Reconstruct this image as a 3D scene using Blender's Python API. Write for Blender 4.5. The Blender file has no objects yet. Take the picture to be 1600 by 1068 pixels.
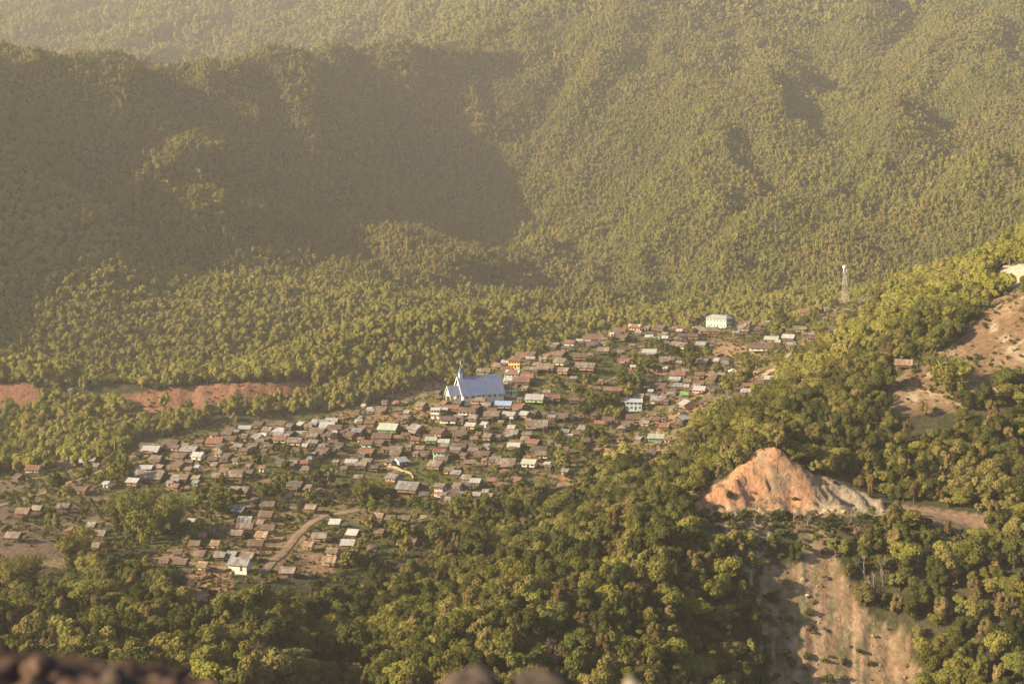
import bpy, math, random
import numpy as np
from mathutils import Vector

rnd = random.Random(7)
rng = np.random.default_rng(7)
scene = bpy.context.scene
R = math.radians

# ------------------------------------------------------------------ camera
F = 2222.0        # focal length in photo pixels (photo is 1600 x 1068)
VH = 300.0        # horizon row
cd = bpy.data.cameras.new('camera')
cd.sensor_width = 36.0
cd.lens = 50.0
cd.shift_y = (VH - 534.0) / 1600.0
cd.clip_start = 0.2
cd.clip_end = 20000
cd.dof.use_dof = True
cd.dof.focus_distance = 700.0
cd.dof.aperture_fstop = 1.3
cam = bpy.data.objects.new('camera', cd)
scene.collection.objects.link(cam)
cam.rotation_euler = (R(90), 0, 0)
scene.camera = cam

# ------------------------------------------------------------------ world, sun, exposure
SUN_EL, SUN_AZ = R(25.0), (-1.0, -0.42)
n_ = math.hypot(*SUN_AZ)
to_sun = Vector((SUN_AZ[0]/n_*math.cos(SUN_EL), SUN_AZ[1]/n_*math.cos(SUN_EL), math.sin(SUN_EL)))
world = bpy.data.worlds.new('World')
scene.world = world
world.use_nodes = True
wn = world.node_tree
bg = wn.nodes['Background']
sky = wn.nodes.new('ShaderNodeTexSky')
sky.sky_type = 'NISHITA'
sky.sun_disc = False
sky.sun_elevation = SUN_EL
sky.sun_rotation = math.atan2(to_sun.x, to_sun.y) % (2*math.pi)
sky.air_density = 1.0
sky.dust_density = 1.5
sky.ozone_density = 1.0
wn.links.new(sky.outputs[0], bg.inputs[0])
bg.inputs[1].default_value = 0.075
sd = bpy.data.lights.new('sun', 'SUN')
sd.energy = 5.0
sd.angle = R(0.5)
sd.color = (1.0, 0.81, 0.51)
sun = bpy.data.objects.new('sun', sd)
scene.collection.objects.link(sun)
sun.rotation_euler = to_sun.to_track_quat('Z', 'Y').to_euler()
vs = scene.view_settings
vs.view_transform = 'Standard'
vs.look = 'None'
vs.exposure = 1.7
vs.gamma = 1.0
cy = scene.cycles
cy.max_bounces = 5
cy.diffuse_bounces = 2
cy.glossy_bounces = 1
cy.transmission_bounces = 2
cy.transparent_max_bounces = 4
cy.volume_bounces = 1
cy.use_denoising = True

# ------------------------------------------------------------------ helpers
LINK = scene.collection.objects.link

def tag(o, label=None, cat=None, group=None, kind=None):
    if label: o['label'] = label
    if cat: o['category'] = cat
    if group: o['group'] = group
    if kind: o['kind'] = kind
    return o

def empty(name, loc, rz=0.0, sc=(1, 1, 1)):
    o = bpy.data.objects.new(name, None)
    o.empty_display_size = 1.0
    o.location = loc
    o.rotation_euler = (0, 0, rz)
    o.scale = sc
    LINK(o)
    return o

def mesh_np(name, verts, faces, mats=(), smooth=False, fmat=None):
    """verts (n,3) array, faces (m,3|4) array or list of lists"""
    me = bpy.data.meshes.new(name)
    if isinstance(faces, np.ndarray):
        k = faces.shape[1]
        me.vertices.add(len(verts))
        me.vertices.foreach_set('co', np.asarray(verts, np.float32).ravel())
        me.loops.add(faces.size)
        me.loops.foreach_set('vertex_index', faces.astype(np.int32).ravel())
        me.polygons.add(len(faces))
        me.polygons.foreach_set('loop_start', np.arange(0, faces.size, k, dtype=np.int32))
        me.polygons.foreach_set('loop_total', np.full(len(faces), k, np.int32))
        me.update(calc_edges=True)
    else:
        me.from_pydata([tuple(v) for v in verts], [], faces)
        me.update()
    for m in mats: me.materials.append(m)
    if fmat is not None:
        me.polygons.foreach_set('material_index', np.asarray(fmat, np.int32))
    if smooth:
        me.polygons.foreach_set('use_smooth', np.ones(len(me.polygons), bool))
    me.validate()
    return me

def mobj(name, me, parent=None, mat=None, loc=None, rz=None):
    o = bpy.data.objects.new(name, me)
    LINK(o)
    if parent is not None: o.parent = parent
    if loc is not None: o.location = loc
    if rz is not None: o.rotation_euler = (0, 0, rz)
    if mat is not None:
        if not me.materials: me.materials.append(None)
        o.material_slots[0].link = 'OBJECT'
        o.material_slots[0].material = mat
    return o

class MB:
    def __init__(s): s.v = []; s.f = []; s.m = []
    def box(s, x0, y0, z0, x1, y1, z1, m=0):
        b = len(s.v)
        s.v += [(x0,y0,z0),(x1,y0,z0),(x1,y1,z0),(x0,y1,z0),(x0,y0,z1),(x1,y0,z1),(x1,y1,z1),(x0,y1,z1)]
        for q in ((0,3,2,1),(4,5,6,7),(0,1,5,4),(1,2,6,5),(2,3,7,6),(3,0,4,7)):
            s.f.append([b+i for i in q]); s.m.append(m)
    def prism(s, ring, d, m=0):
        """closed ring of points swept by vector d"""
        b = len(s.v); n = len(ring)
        s.v += [tuple(p) for p in ring]
        s.v += [(p[0]+d[0], p[1]+d[1], p[2]+d[2]) for p in ring]
        s.f.append([b+i for i in reversed(range(n))]); s.m.append(m)
        s.f.append([b+n+i for i in range(n)]); s.m.append(m)
        for i in range(n):
            j = (i+1) % n
            s.f.append([b+i, b+j, b+n+j, b+n+i]); s.m.append(m)
    def tube(s, pts, rad, sides=6, m=0):
        rings = []
        for i, p in enumerate(pts):
            p = Vector(p)
            a = Vector(pts[max(i-1, 0)]); c = Vector(pts[min(i+1, len(pts)-1)])
            t = (c-a).normalized()
            up = Vector((0, 0, 1)) if abs(t.z) < 0.9 else Vector((1, 0, 0))
            e1 = t.cross(up).normalized(); e2 = t.cross(e1).normalized()
            r = rad[i] if isinstance(rad, (list, tuple)) else rad
            b = len(s.v)
            for k in range(sides):
                an = 2*math.pi*k/sides
                s.v.append(tuple(p + e1*r*math.cos(an) + e2*r*math.sin(an)))
            rings.append(b)
        for b0, b1 in zip(rings, rings[1:]):
            for k in range(sides):
                l = (k+1) % sides
                s.f.append([b0+k, b0+l, b1+l, b1+k]); s.m.append(m)
        s.f.append([rings[0]+k for k in range(sides)]); s.m.append(m)
        s.f.append([rings[-1]+k for k in reversed(range(sides))]); s.m.append(m)
    def mesh(s, name, mats=(), smooth=False):
        return mesh_np(name, s.v, s.f, mats, smooth, s.m)

# value noise
def _hash(ix, iy, seed):
    h = (ix.astype(np.int64)*374761393 + iy.astype(np.int64)*668265263 + seed*974634371) & 0x7fffffff
    h = ((h ^ (h >> 13)) * 1274126177) & 0x7fffffff
    return ((h ^ (h >> 16)) & 0xffff) / 65535.0

def vnoise(x, y, seed=0):
    ix = np.floor(x); iy = np.floor(y)
    fx = x-ix; fy = y-iy
    fx = fx*fx*fx*(fx*(fx*6-15)+10); fy = fy*fy*fy*(fy*(fy*6-15)+10)
    a = _hash(ix, iy, seed); b = _hash(ix+1, iy, seed)
    c = _hash(ix, iy+1, seed); d = _hash(ix+1, iy+1, seed)
    return (a*(1-fx)+b*fx)*(1-fy) + (c*(1-fx)+d*fx)*fy

def fbm(x, y, seed=0, octv=4):
    x = np.asarray(x, float); y = np.asarray(y, float)
    s = 0.0; a = 0.5; t = 0.0
    for o in range(octv):
        s = s + a*vnoise(x, y, seed+o*17); t += a
        x = x*2.03+11.3; y = y*2.03+5.7; a *= 0.5
    return s/t*2-1          # about -1..1

def smooth(a, b, x):
    t = np.clip((x-a)/(b-a), 0, 1)
    return t*t*(3-2*t)

def inpoly(u, v, poly):
    u = np.asarray(u, float); v = np.asarray(v, float)
    ins = np.zeros(u.shape, bool)
    n = len(poly)
    for i in range(n):
        x0, y0 = poly[i]; x1, y1 = poly[(i+1) % n]
        if y0 == y1: continue
        c = ((y0 > v) != (y1 > v)) & (u < (x1-x0)*(v-y0)/(y1-y0)+x0)
        ins ^= c
    return ins

# ------------------------------------------------------------------ terrain: a loft of ridge, valley and foot lines; unseen left end shaped for shade
def Zv(z, Y): return VH - z/Y*F
LINES = [
 # under and in front of the camera
 [(-600, Zv(-1.75, 1.5), 1.5), (2200, Zv(-1.75, 1.5), 1.5)],
 [(-600, Zv(-4.0, 8), 8), (2200, Zv(-4.0, 8), 8)],
 [(-600, Zv(-24, 45), 45), (2200, Zv(-24, 45), 45)],
 [(-600, Zv(-78, 160), 160), (2200, Zv(-78, 160), 160)],
 # F3 bottom of the picture
 [(-600,1130,320),(0,1120,330),(400,1120,340),(540,1165,345),(700,1125,350),(1000,1120,362),(1200,1120,400),(1400,1120,405),(1600,1110,395),(2200,1110,395)],
 # F4a outer road edge
 [(-600,1050,370),(0,1042,378),(400,1032,382),(540,1140,363),(700,1012,398),(850,928,425),(1000,858,446),(1060,815,463),(1090,803,471),(1230,803,475),(1370,800,479),(1450,808,473),(1540,835,463),(1600,853,457),(2200,860,450)],
 # F4b cliff foot
 [(-600,1045,376),(0,1036,384),(400,1027,388),(540,1134,370),(700,1005,405),(850,923,432),(1000,853,453),(1060,811,469),(1090,799,477),(1230,799,481),(1370,797,485),(1450,805,479),(1540,832,469),(1600,850,463),(2200,857,456)],
 # F5 spur crest / cliff top
 [(-600,1000,405),(0,1000,408),(200,990,415),(400,985,412),(540,1120,384),(700,975,424),(850,890,448),(1000,815,470),(1060,785,480),(1085,788,482),(1110,765,487),(1140,742,490),(1165,718,494),(1185,700,497),(1215,698,497),(1240,716,496),(1264,737,495),(1300,752,495),(1340,770,494),(1375,786,492),(1450,790,487),(1540,806,477),(1600,822,470),(2200,830,462)],
 # F6 gully behind the spur; on the right the slope above the cliff
 [(-600,900,470),(0,900,472),(200,905,472),(400,910,470),(540,960,458),(700,Zv(-137,482),482),(850,Zv(-135,512),512),(1000,Zv(-120,532),532),(1100,Zv(-104,540),540),(1200,672,545),(1300,660,547),(1400,642,548),(1600,640,545),(2200,640,545)],
 # F7 lower village
 [(-600,800,545),(0,810,540),(200,830,540),(400,850,528),(500,852,528),(640,822,560),(760,778,600),(880,760,620),(950,740,630),(1000,730,635),(1100,690,640),(1200,630,630),(1300,600,625),(1400,580,585),(1600,540,582),(2200,440,580)],
 # F8 middle village
 [(-600,795,600),(0,775,612),(200,745,632),(400,760,602),(600,740,645),(800,700,682),(900,680,702),(1000,660,732),(1100,610,760),(1200,570,760),(1300,545,720),(1400,515,662),(1500,490,632),(1600,470,617),(2200,330,610)],
 # F9 village ridge crest
 [(-600,760,690),(0,742,690),(100,732,695),(210,707,700),(330,682,710),(450,667,722),(560,657,736),(640,634,756),(740,594,790),(800,569,820),(880,543,850),(1000,523,890),(1100,508,920),(1200,506,930),(1260,493,960),(1320,473,990),(1400,462,900),(1500,428,785),(1600,388,742),(1800,300,740),(2200,150,740)],
 # F10 dip behind it
 [(-600,Zv(-158,800),800),(0,Zv(-152,800),800),(330,Zv(-152,810),810),(640,Zv(-148,850),850),(800,Zv(-140,910),910),(1000,Zv(-122,990),990),(1200,Zv(-112,1030),1030),(1320,Zv(-105,1060),1060),(1400,Zv(-95,1000),1000),(1600,Zv(-60,900),900),(2200,Zv(10,900),900)],
 # F11 foot of the red road cut
 [(-600,640,900),(0,642,900),(200,642,910),(400,634,925),(500,617,950),(600,602,980),(800,582,1050),(1000,547,1130),(1200,522,1150),(1400,482,1150),(1600,402,1100),(2200,260,1100)],
 # F12 top of the red cut
 [(-600,600,914),(0,600,912),(200,605,925),(400,598,940),(500,595,966),(600,590,992),(800,566,1066),(1000,535,1145),(1200,512,1165),(1400,472,1165),(1600,392,1112),(2200,250,1112)],
 # F13 crest of the sunlit middle hills; off-frame left end raised with the shade caster
 [(-850,Zv(-20,1000),1000),(-600,Zv(-45,1000),1000),(0,565,1000),(130,585,990),(260,595,988),(400,575,1012),(500,528,1050),(600,505,1080),(690,495,1100),(770,500,1120),(830,520,1130),(900,506,1200),(1000,497,1250),(1200,477,1300),(1400,446,1300),(1600,366,1250),(2200,200,1250)],
 # F14 dip; left of the frame raised to shade the left mountain
 [(-850,Zv(60,1090),1090),(-600,Zv(20,1090),1090),(0,Zv(-140,1080),1080),(260,Zv(-150,1075),1075),(500,Zv(-142,1150),1150),(690,Zv(-138,1200),1200),(900,Zv(-122,1280),1280),(1200,Zv(-120,1380),1380),(1400,Zv(-100,1380),1380),(1600,Zv(-55,1330),1330),(2200,Zv(60,1330),1330)],
 # F15 mountain foot; its unseen left end is raised to cast shade
 [(-850,Zv(110,1160),1160),(-600,Zv(60,1160),1160),(-100,Zv(-70,1130),1130),(0,535,1130),(200,560,1130),(400,522,1200),(600,495,1260),(800,475,1360),(1000,455,1460),(1200,432,1500),(1400,390,1500),(1600,320,1450),(2200,180,1450)],
 # F16 middle of the mountains; off-frame left heights added as shadow caster
 [(-850,Zv(330,1300),1300),(-600,Zv(260,1300),1300),(-100,Zv(70,1300),1300),(0,270,1300),(200,300,1400),(400,325,1540),(600,345,1720),(750,350,1850),(850,340,1820),(900,350,1760),(1000,330,1750),(1200,275,1780),(1400,240,1780),(1600,200,1720),(2200,100,1720)],
 # F17 crest of the left mountain / upper right slopes; unseen left end lifted for shade
 [(-850,Zv(330,1600),1600),(-600,Zv(240,1600),1600),(-100,Zv(160,1610),1610),(0,100,1620),(60,112,1670),(130,105,1720),(300,112,1850),(470,108,2020),(600,85,2180),(700,55,2320),(760,40,2400),(800,70,2380),(860,90,2300),(1000,95,2280),(1200,90,2280),(1400,70,2280),(1600,50,2250),(2200,0,2250)],
 # F18 behind
 [(-600,Zv(90,2100),2100),(0,Zv(90,2200),2200),(300,Zv(100,2400),2400),(470,Zv(140,2550),2550),(600,Zv(230,2600),2600),(700,Zv(300,2680),2680),(800,-10,2750),(1000,-40,2800),(1400,-60,2800),(2200,-90,2800)],
 # F19 far range
 [(-600,-30,3700),(0,-28,3700),(165,-6,3650),(185,-6,3650),(205,-26,3650),(800,-60,3700),(1400,-90,3700),(2200,-120,3700)],
 [(-600,Zv(450,4300),4300),(800,Zv(470,4300),4300),(2200,Zv(540,4300),4300)],
]
U = np.arange(-820, 2121, 6.0)
YR = np.concatenate([np.linspace(1.5, 8, 10), np.linspace(10, 45, 14)[:-1], np.linspace(45, 300, 36)[:-1],
                     np.arange(300, 1060, 1.6), np.arange(1060, 2500, 4.0), np.arange(2500, 4301, 20.0)])
KY = np.zeros((len(LINES), len(U))); KZ = np.zeros_like(KY)
for i, L in enumerate(LINES):
    a = np.array(L, float)
    z = (VH-a[:, 1])/F*a[:, 2]
    KY[i] = np.interp(U, a[:, 0], a[:, 2]); KZ[i] = np.interp(U, a[:, 0], z)
def gsm(a, sig):
    n = int(sig*3/6)+1
    k = np.exp(-0.5*((np.arange(-n, n+1)*6.0)/sig)**2); k /= k.sum()
    return np.convolve(np.pad(a, n, mode='edge'), k, mode='valid')
for i in range(len(LINES)):
    s = 7 if i in (5, 6, 7) else 22
    KY[i] = gsm(KY[i], s); KZ[i] = gsm(KZ[i], s)
for i in range(1, len(LINES)):
    KY[i] = np.maximum(KY[i], KY[i-1]+1.5)

def pchip(x, y, q):
    h = np.diff(x); d = np.diff(y)/h
    m = np.zeros_like(y)
    s = (d[:-1]*d[1:]) > 0
    w1 = 2*h[1:]+h[:-1]; w2 = h[1:]+2*h[:-1]
    with np.errstate(all='ignore'):
        hm = (w1+w2)/(w1/d[:-1]+w2/d[1:])
    m[1:-1] = np.where(s, np.nan_to_num(hm), 0)
    m[0] = d[0]; m[-1] = d[-1]
    k = np.clip(np.searchsorted(x, q)-1, 0, len(h)-1)
    t = (q-x[k])/h[k]
    return ((1+2*t)*(1-t)**2*y[k] + t*(1-t)**2*h[k]*m[k] + t*t*(3-2*t)*y[k+1] + t*t*(t-1)*h[k]*m[k+1])

ZG = np.zeros((len(U), len(YR)))
for j in range(len(U)):
    ZG[j] = pchip(KY[:, j], KZ[:, j], YR)
UU, YY = np.meshgrid(U, YR, indexing='ij')
XX = (UU-800)/F*YY

def hray(u, v, hr=0.0, ymin=250.0, ymax=4300.0):
    """first point of the ground (plus hr) met by the ray of pixel (u,v)"""
    fu = np.clip((u-U[0])/6.0, 0, len(U)-1.001); i = int(fu); t = fu-i
    zc = ZG[i]*(1-t)+ZG[i+1]*t
    vp = VH-F*(zc+hr)/YR
    ok = np.nonzero((YR >= ymin) & (YR <= ymax) & (vp <= v))[0]
    if len(ok) == 0:
        sel = np.nonzero((YR >= ymin) & (YR <= ymax))[0]
        k = sel[np.argmin(vp[sel])]
        Y = YR[k]
    else:
        k = ok[0]
        if k > 0 and vp[k-1] > v:
            s = (vp[k-1]-v)/(vp[k-1]-vp[k]); Y = YR[k-1]+s*(YR[k]-YR[k-1])
        else:
            Y = YR[k]
    return ((u-800)/F*Y, Y, ground((u-800)/F*Y, Y))

def ground(x, y):
    x = np.asarray(x, float); y = np.asarray(y, float)
    u = 800+F*x/np.maximum(y, 0.5)
    fu = np.clip((u-U[0])/6.0, 0, len(U)-1.001); i = fu.astype(int); t = fu-i
    k = np.clip(np.searchsorted(YR, y)-1, 0, len(YR)-2)
    s = np.clip((y-YR[k])/(YR[k+1]-YR[k]), 0, 1)
    z = (ZG[i, k]*(1-t)+ZG[i+1, k]*t)*(1-s) + (ZG[i, k+1]*(1-t)+ZG[i+1, k+1]*t)*s
    return float(z) if z.ndim == 0 else z

def carve(px, depth, width, ymin, smooth_end=True):
    pts = np.array([hray(u, v, 0, ymin)[:2] for u, v in px])
    best = np.full(XX.shape, 1e9)
    for (x0, y0), (x1, y1) in zip(pts[:-1], pts[1:]):
        dx, dy = x1-x0, y1-y0
        t = np.clip(((XX-x0)*dx+(YY-y0)*dy)/(dx*dx+dy*dy+1e-9), 0, 1)
        best = np.minimum(best, np.hypot(XX-x0-t*dx, YY-y0-t*dy))
    return -depth*np.exp(-(best/width)**2)

dz = np.zeros_like(ZG)
for px, d, w in [
  ([(790, 15), (752, 60), (735, 120), (692, 190), (715, 235), (800, 285), (860, 330), (925, 400)], 36, 115),
  ([(838, 0), (790, 60), (765, 115), (722, 180), (745, 225)], -22, 90),
  ([(1235, 50), (1185, 130), (1075, 215), (1000, 290)], -15, 70),
  ([(1420, 160), (1310, 260), (1170, 370)], -22, 62),
  ([(1570, 260), (1460, 340), (1330, 420)], -18, 55),
  ([(960, 30), (930, 110), (870, 200)], -18, 40),
  ([(1135, 40), (1150, 90), (1140, 150)], 26, 36),
  ([(1080, 195), (1010, 255), (940, 345), (930, 400)], 12, 55),
  ([(1250, 40), (1400, 110), (1560, 195), (1700, 260)], 42, 70),
  ([(1290, 150), (1340, 220), (1320, 300)], 22, 45),
  ([(1170, 230), (1190, 290), (1150, 330)], 16, 35),
  ([(870, 40), (855, 120), (830, 190)], 16, 30),
  ([(1010, 60), (985, 130), (900, 210)], 15, 32),
  ([(1480, 260), (1420, 330), (1330, 380)], 18, 45),
  ([(300, 130), (330, 200), (420, 290), (520, 380)], 16, 45),
  ([(80, 160), (140, 260), (230, 380)], 14, 40)]:
    dz += carve(px, d, w, 1150)
mt = smooth(1150, 1500, YY)
ridged = 1-np.abs(fbm(XX/230.0+3, YY/330.0, 5, 3))*2
wx = XX+70*fbm(XX/260.0, YY/260.0, 6, 3)-0.30*(YY-1500)
r1 = 1-np.abs(fbm(wx/150.0+8, YY/480.0, 105, 2))*1.9
r2 = 1-np.abs(fbm((wx+0.5*YY)/75.0+9, YY/190.0, 15, 2))*1.9
r3 = 1-np.abs(fbm((XX-0.7*YY)/60.0+5, (YY+0.4*XX)/120.0, 25, 2))*1.9
dz += mt*((r1-0.45)*33 + (r2-0.45)*17*np.clip(r1+0.3, 0, 1) + (r3-0.45)*10 + fbm(XX/40.0, YY/50.0, 9, 2)*5)
dz += smooth(2400, 3200, YY)*fbm(XX/260.0, YY/420.0, 31, 4)*70
nr = smooth(200, 320, YY)
dz += nr*(fbm(XX/28.0, YY/28.0, 2, 3)*1.2 + fbm(XX/7.0, YY/7.0, 4, 2)*0.35)
ml = smooth(820, 900, YY)*(1-mt)
dz += ml*fbm(XX/60.0, YY/60.0, 12, 3)*5
ZG = ZG + dz
VV = VH-F*ZG/YY

# ------------------------------------------------------------------ land cover (areas of bare soil, fields, village)
VILLAGE = [(150,735),(215,690),(330,665),(560,640),(640,612),(740,566),(880,515),(1010,495),(1110,475),(1250,470),(1330,450),(1400,440),(1395,470),(1330,530),(1215,600),(1100,655),(1065,720),(1020,738),(940,725),(900,765),(760,792),(650,862),(500,905),(280,895),(230,850),(0,860),(0,738)]
LFIELD = [(-200,745),(165,735),(175,790),(110,840),(150,872),(90,890),(-200,880)]
REDPLOT = [(285,893),(372,893),(366,925),(330,948),(290,940)]
CLIFF = [(1083,801),(1092,770),(1135,745),(1170,714),(1200,693),(1232,712),(1262,735),(1300,748),(1345,768),(1382,790),(1372,803)]
CUTR = [(1375,784),(1450,790),(1545,806),(1560,838),(1440,815),(1375,800)]
SCREE = [(1222,815),(1275,815),(1300,880),(1335,950),(1395,1010),(1470,1080),(1520,1200),(1170,1200),(1192,1060),(1220,960),(1226,890)]
SCREE2 = [(1120,800),(1185,806),(1195,870),(1180,930),(1140,880)]
RFIELD = [(1385,610),(1440,560),(1500,530),(1550,470),(1610,440),(1610,585),(1560,622),(1500,648),(1400,655)]
CUTW = [(1540,440),(1565,418),(1610,412),(1610,450),(1560,453)]
RED1 = [(-100,596),(62,602),(62,640),(-100,645)]
RED2 = [(150,628),(240,610),(345,597),(490,596),(492,614),(420,637),(320,645),(210,645)]
RED3 = [(520,594),(585,591),(585,600),(525,604)]
BANANA = [(95,545),(170,545),(235,572),(262,580),(240,604),(150,610),(120,590)]
EDGE = {id(CLIFF): 3.0, id(CUTR): 4.0, id(SCREE): 45.0, id(SCREE2): 20.0, id(REDPLOT): 5.0, id(RED1): 6.0, id(RED2): 6.0, id(RED3): 2.0, id(CUTW): 4.0}
def cov(poly, y0, y1, u=None, v=None, y=None):
    if u is None: u, v, y = UU, VV, YY
    x = (u-800)/F*y
    e = EDGE.get(id(poly), 12.0)
    u = u+e*1.6*fbm(x/14.0, y/20.0, 21, 3); v = v+e*fbm(x/14.0, y/20.0, 22, 3)
    return inpoly(u, v, poly) & (y > y0) & (y < y1)

def blend(col, mask, c):
    m = mask[..., None]
    return col*(1-m)+np.array(c)*m
n1 = fbm(XX/18.0, YY/18.0, 41, 4); n2 = fbm(XX/6.0, YY/9.0, 43, 3); n3 = fbm(XX/45.0, YY/45.0, 47, 3)
COL = np.zeros(XX.shape+(3,))+np.array((0.042, 0.040, 0.020))
COL = blend(COL, smooth(-0.1, 0.4, n1)*0.7, (0.055, 0.042, 0.024))
vil = cov(VILLAGE, 430, 1010).astype(float)
vcol = np.zeros_like(COL)+np.array((0.13, 0.10, 0.046))
vcol = blend(vcol, smooth(0.05, 0.4, n1+0.4*n2), (0.20, 0.122, 0.072))
vcol = blend(vcol, smooth(-0.1, 0.25, n3-0.5*n1), (0.066, 0.072, 0.022))
COL = COL*(1-vil[..., None])+vcol*vil[..., None]
lf = cov(LFIELD, 430, 690).astype(float)
fcol = blend(np.zeros_like(COL)+np.array((0.105, 0.075, 0.05)), smooth(-0.1, 0.4, n1), (0.15, 0.115, 0.055))
fcol = blend(fcol, smooth(0.1, 0.4, n3), (0.07, 0.07, 0.03))
COL = COL*(1-lf[..., None])+fcol*lf[..., None]
COL = blend(COL, cov(REDPLOT, 400, 530)*0.9, (0.24, 0.135, 0.085))
cl = cov(CLIFF, 465, 505).astype(float)
cn = fbm(UU/22.0, VV/50.0, 51, 4)
ccol = blend(np.zeros_like(COL)+np.array((0.275, 0.15, 0.088)), smooth(0.05, 0.35, cn), (0.225, 0.15, 0.095))
ccol = blend(ccol, smooth(1265, 1310, UU+0.3*(VV-740))*0.85, (0.185, 0.16, 0.12))
COL = COL*(1-cl[..., None])+ccol*cl[..., None]
COL = blend(COL, cov(CUTR, 465, 500)*0.85, (0.17, 0.112, 0.075))
sc_ = cov(SCREE, 300, 490).astype(float)
sn = fbm(UU/5.0+VV*0.012, VV/110.0, 61, 4)
scol = blend(np.zeros_like(COL)+np.array((0.165, 0.108, 0.065)), smooth(0, 0.3, sn), (0.225, 0.155, 0.10))
scol = blend(scol, smooth(0.05, 0.35, fbm(UU/8.0+VV*0.01, VV/60.0, 63, 4)), (0.095, 0.085, 0.045))
COL = COL*(1-sc_[..., None])+scol*sc_[..., None]
COL = blend(COL, cov(SCREE2, 330, 475)*smooth(-0.3, 0.1, sn), (0.24, 0.20, 0.15))
roadm = ((VV > 797) & (VV < 806) & (UU > 1060) & (UU < 1390) & (YY > 460) & (YY < 490)).astype(float)
COL = blend(COL, roadm, (0.22, 0.165, 0.11))
rf = cov(RFIELD, 530, 735).astype(float)
rcol = blend(np.zeros_like(COL)+np.array((0.135, 0.085, 0.05)), smooth(-0.1, 0.4, n1+0.5*n2), (0.19, 0.128, 0.075))
rcol = blend(rcol, smooth(0.3, 0.5, n2)*0.7, (0.32, 0.26, 0.18))
COL = COL*(1-rf[..., None])+rcol*rf[..., None]
COL = blend(COL, cov(CUTW, 560, 745).astype(float), (0.36, 0.295, 0.22))
for p in (RED1, RED2, RED3):
    COL = blend(COL, cov(p, 860, 1010)*0.95, (0.175, 0.083, 0.052))
COL = blend(COL, cov(RED2, 860, 1010)*smooth(0.0, 0.4, n2)*0.6, (0.215, 0.115, 0.073))
near = 1-smooth(20, 120, YY)
COL = blend(COL, near, (0.13, 0.085, 0.055))
# ribs of the bare cuts
cw = cl*smooth(500, 491, YY)
ZG += cw*(fbm(UU/30.0+YY*0.15, YY/16.0, 71, 4)*3.2+(0.35-np.abs(fbm(UU/16.0+YY*0.25, YY/60.0, 74, 4)))*3.4+(0.3-np.abs(fbm(UU/6.0-YY*0.4, YY/3.0, 78, 3)))*2.2+fbm(UU/9.0+YY*0.3, YY/5.0, 72, 3)*2.0) + sc_*(fbm(UU/10.0, YY/60.0, 73, 3)*1.0) + cov(RED2, 860, 1010)*fbm(UU/9.0, YY/30.0, 75, 3)*1.2
ZG += cov(CUTW, 560, 745)*fbm(UU/8.0, YY/20.0, 77, 3)*1.5

# ------------------------------------------------------------------ materials
def new_mat(name):
    m = bpy.data.materials.new(name); m.use_nodes = True
    nt = m.node_tree
    for n in list(nt.nodes): nt.nodes.remove(n)
    out = nt.nodes.new('ShaderNodeOutputMaterial')
    return m, nt, out
def N(nt, t, **kw):
    n = nt.nodes.new(t)
    for k, v in kw.items(): setattr(n, k, v)
    return n
def ramp(nt, stops):
    r = nt.nodes.new('ShaderNodeValToRGB')
    el = r.color_ramp.elements
    while len(el) < len(stops): el.new(0.5)
    for e, (p, c) in zip(el, stops):
        e.position = p; e.color = (c[0], c[1], c[2], 1)
    return r
def mixc(nt, fac, a, b, mode='MIX'):
    m = nt.nodes.new('ShaderNodeMix'); m.data_type = 'RGBA'; m.blend_type = mode
    for s, v in ((0, fac), (6, a), (7, b)):
        if isinstance(v, (int, float)): m.inputs[s].default_value = v
        elif isinstance(v, tuple): m.inputs[s].default_value = (v[0], v[1], v[2], 1)
        else: nt.links.new(v, m.inputs[s])
    return m.outputs[2]

def terrain_mat():
    m, nt, out = new_mat('ground')
    at = N(nt, 'ShaderNodeAttribute', attribute_name='Col')
    geo = N(nt, 'ShaderNodeNewGeometry')
    no = N(nt, 'ShaderNodeTexNoise'); no.inputs['Scale'].default_value = 0.45; no.inputs['Detail'].default_value = 8
    no.inputs['Roughness'].default_value = 0.65
    nt.links.new(geo.outputs['Position'], no.inputs['Vector'])
    r = ramp(nt, [(0.3, (0.55, 0.55, 0.55)), (0.7, (1.35, 1.35, 1.35))])
    nt.links.new(no.outputs['Fac'], r.inputs[0])
    c = mixc(nt, 1.0, at.outputs['Color'], r.outputs[0], 'MULTIPLY')
    b = N(nt, 'ShaderNodeBsdfPrincipled')
    nt.links.new(c, b.inputs['Base Color']); b.inputs['Roughness'].default_value = 0.95
    b.inputs['Specular IOR Level'].default_value = 0.1
    bp = N(nt, 'ShaderNodeBump'); bp.inputs['Strength'].default_value = 0.9; bp.inputs['Distance'].default_value = 1.0
    nt.links.new(no.outputs['Fac'], bp.inputs['Height']); nt.links.new(bp.outputs[0], b.inputs['Normal'])
    nt.links.new(b.outputs[0], out.inputs[0])
    return m
M_GROUND = terrain_mat()

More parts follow.
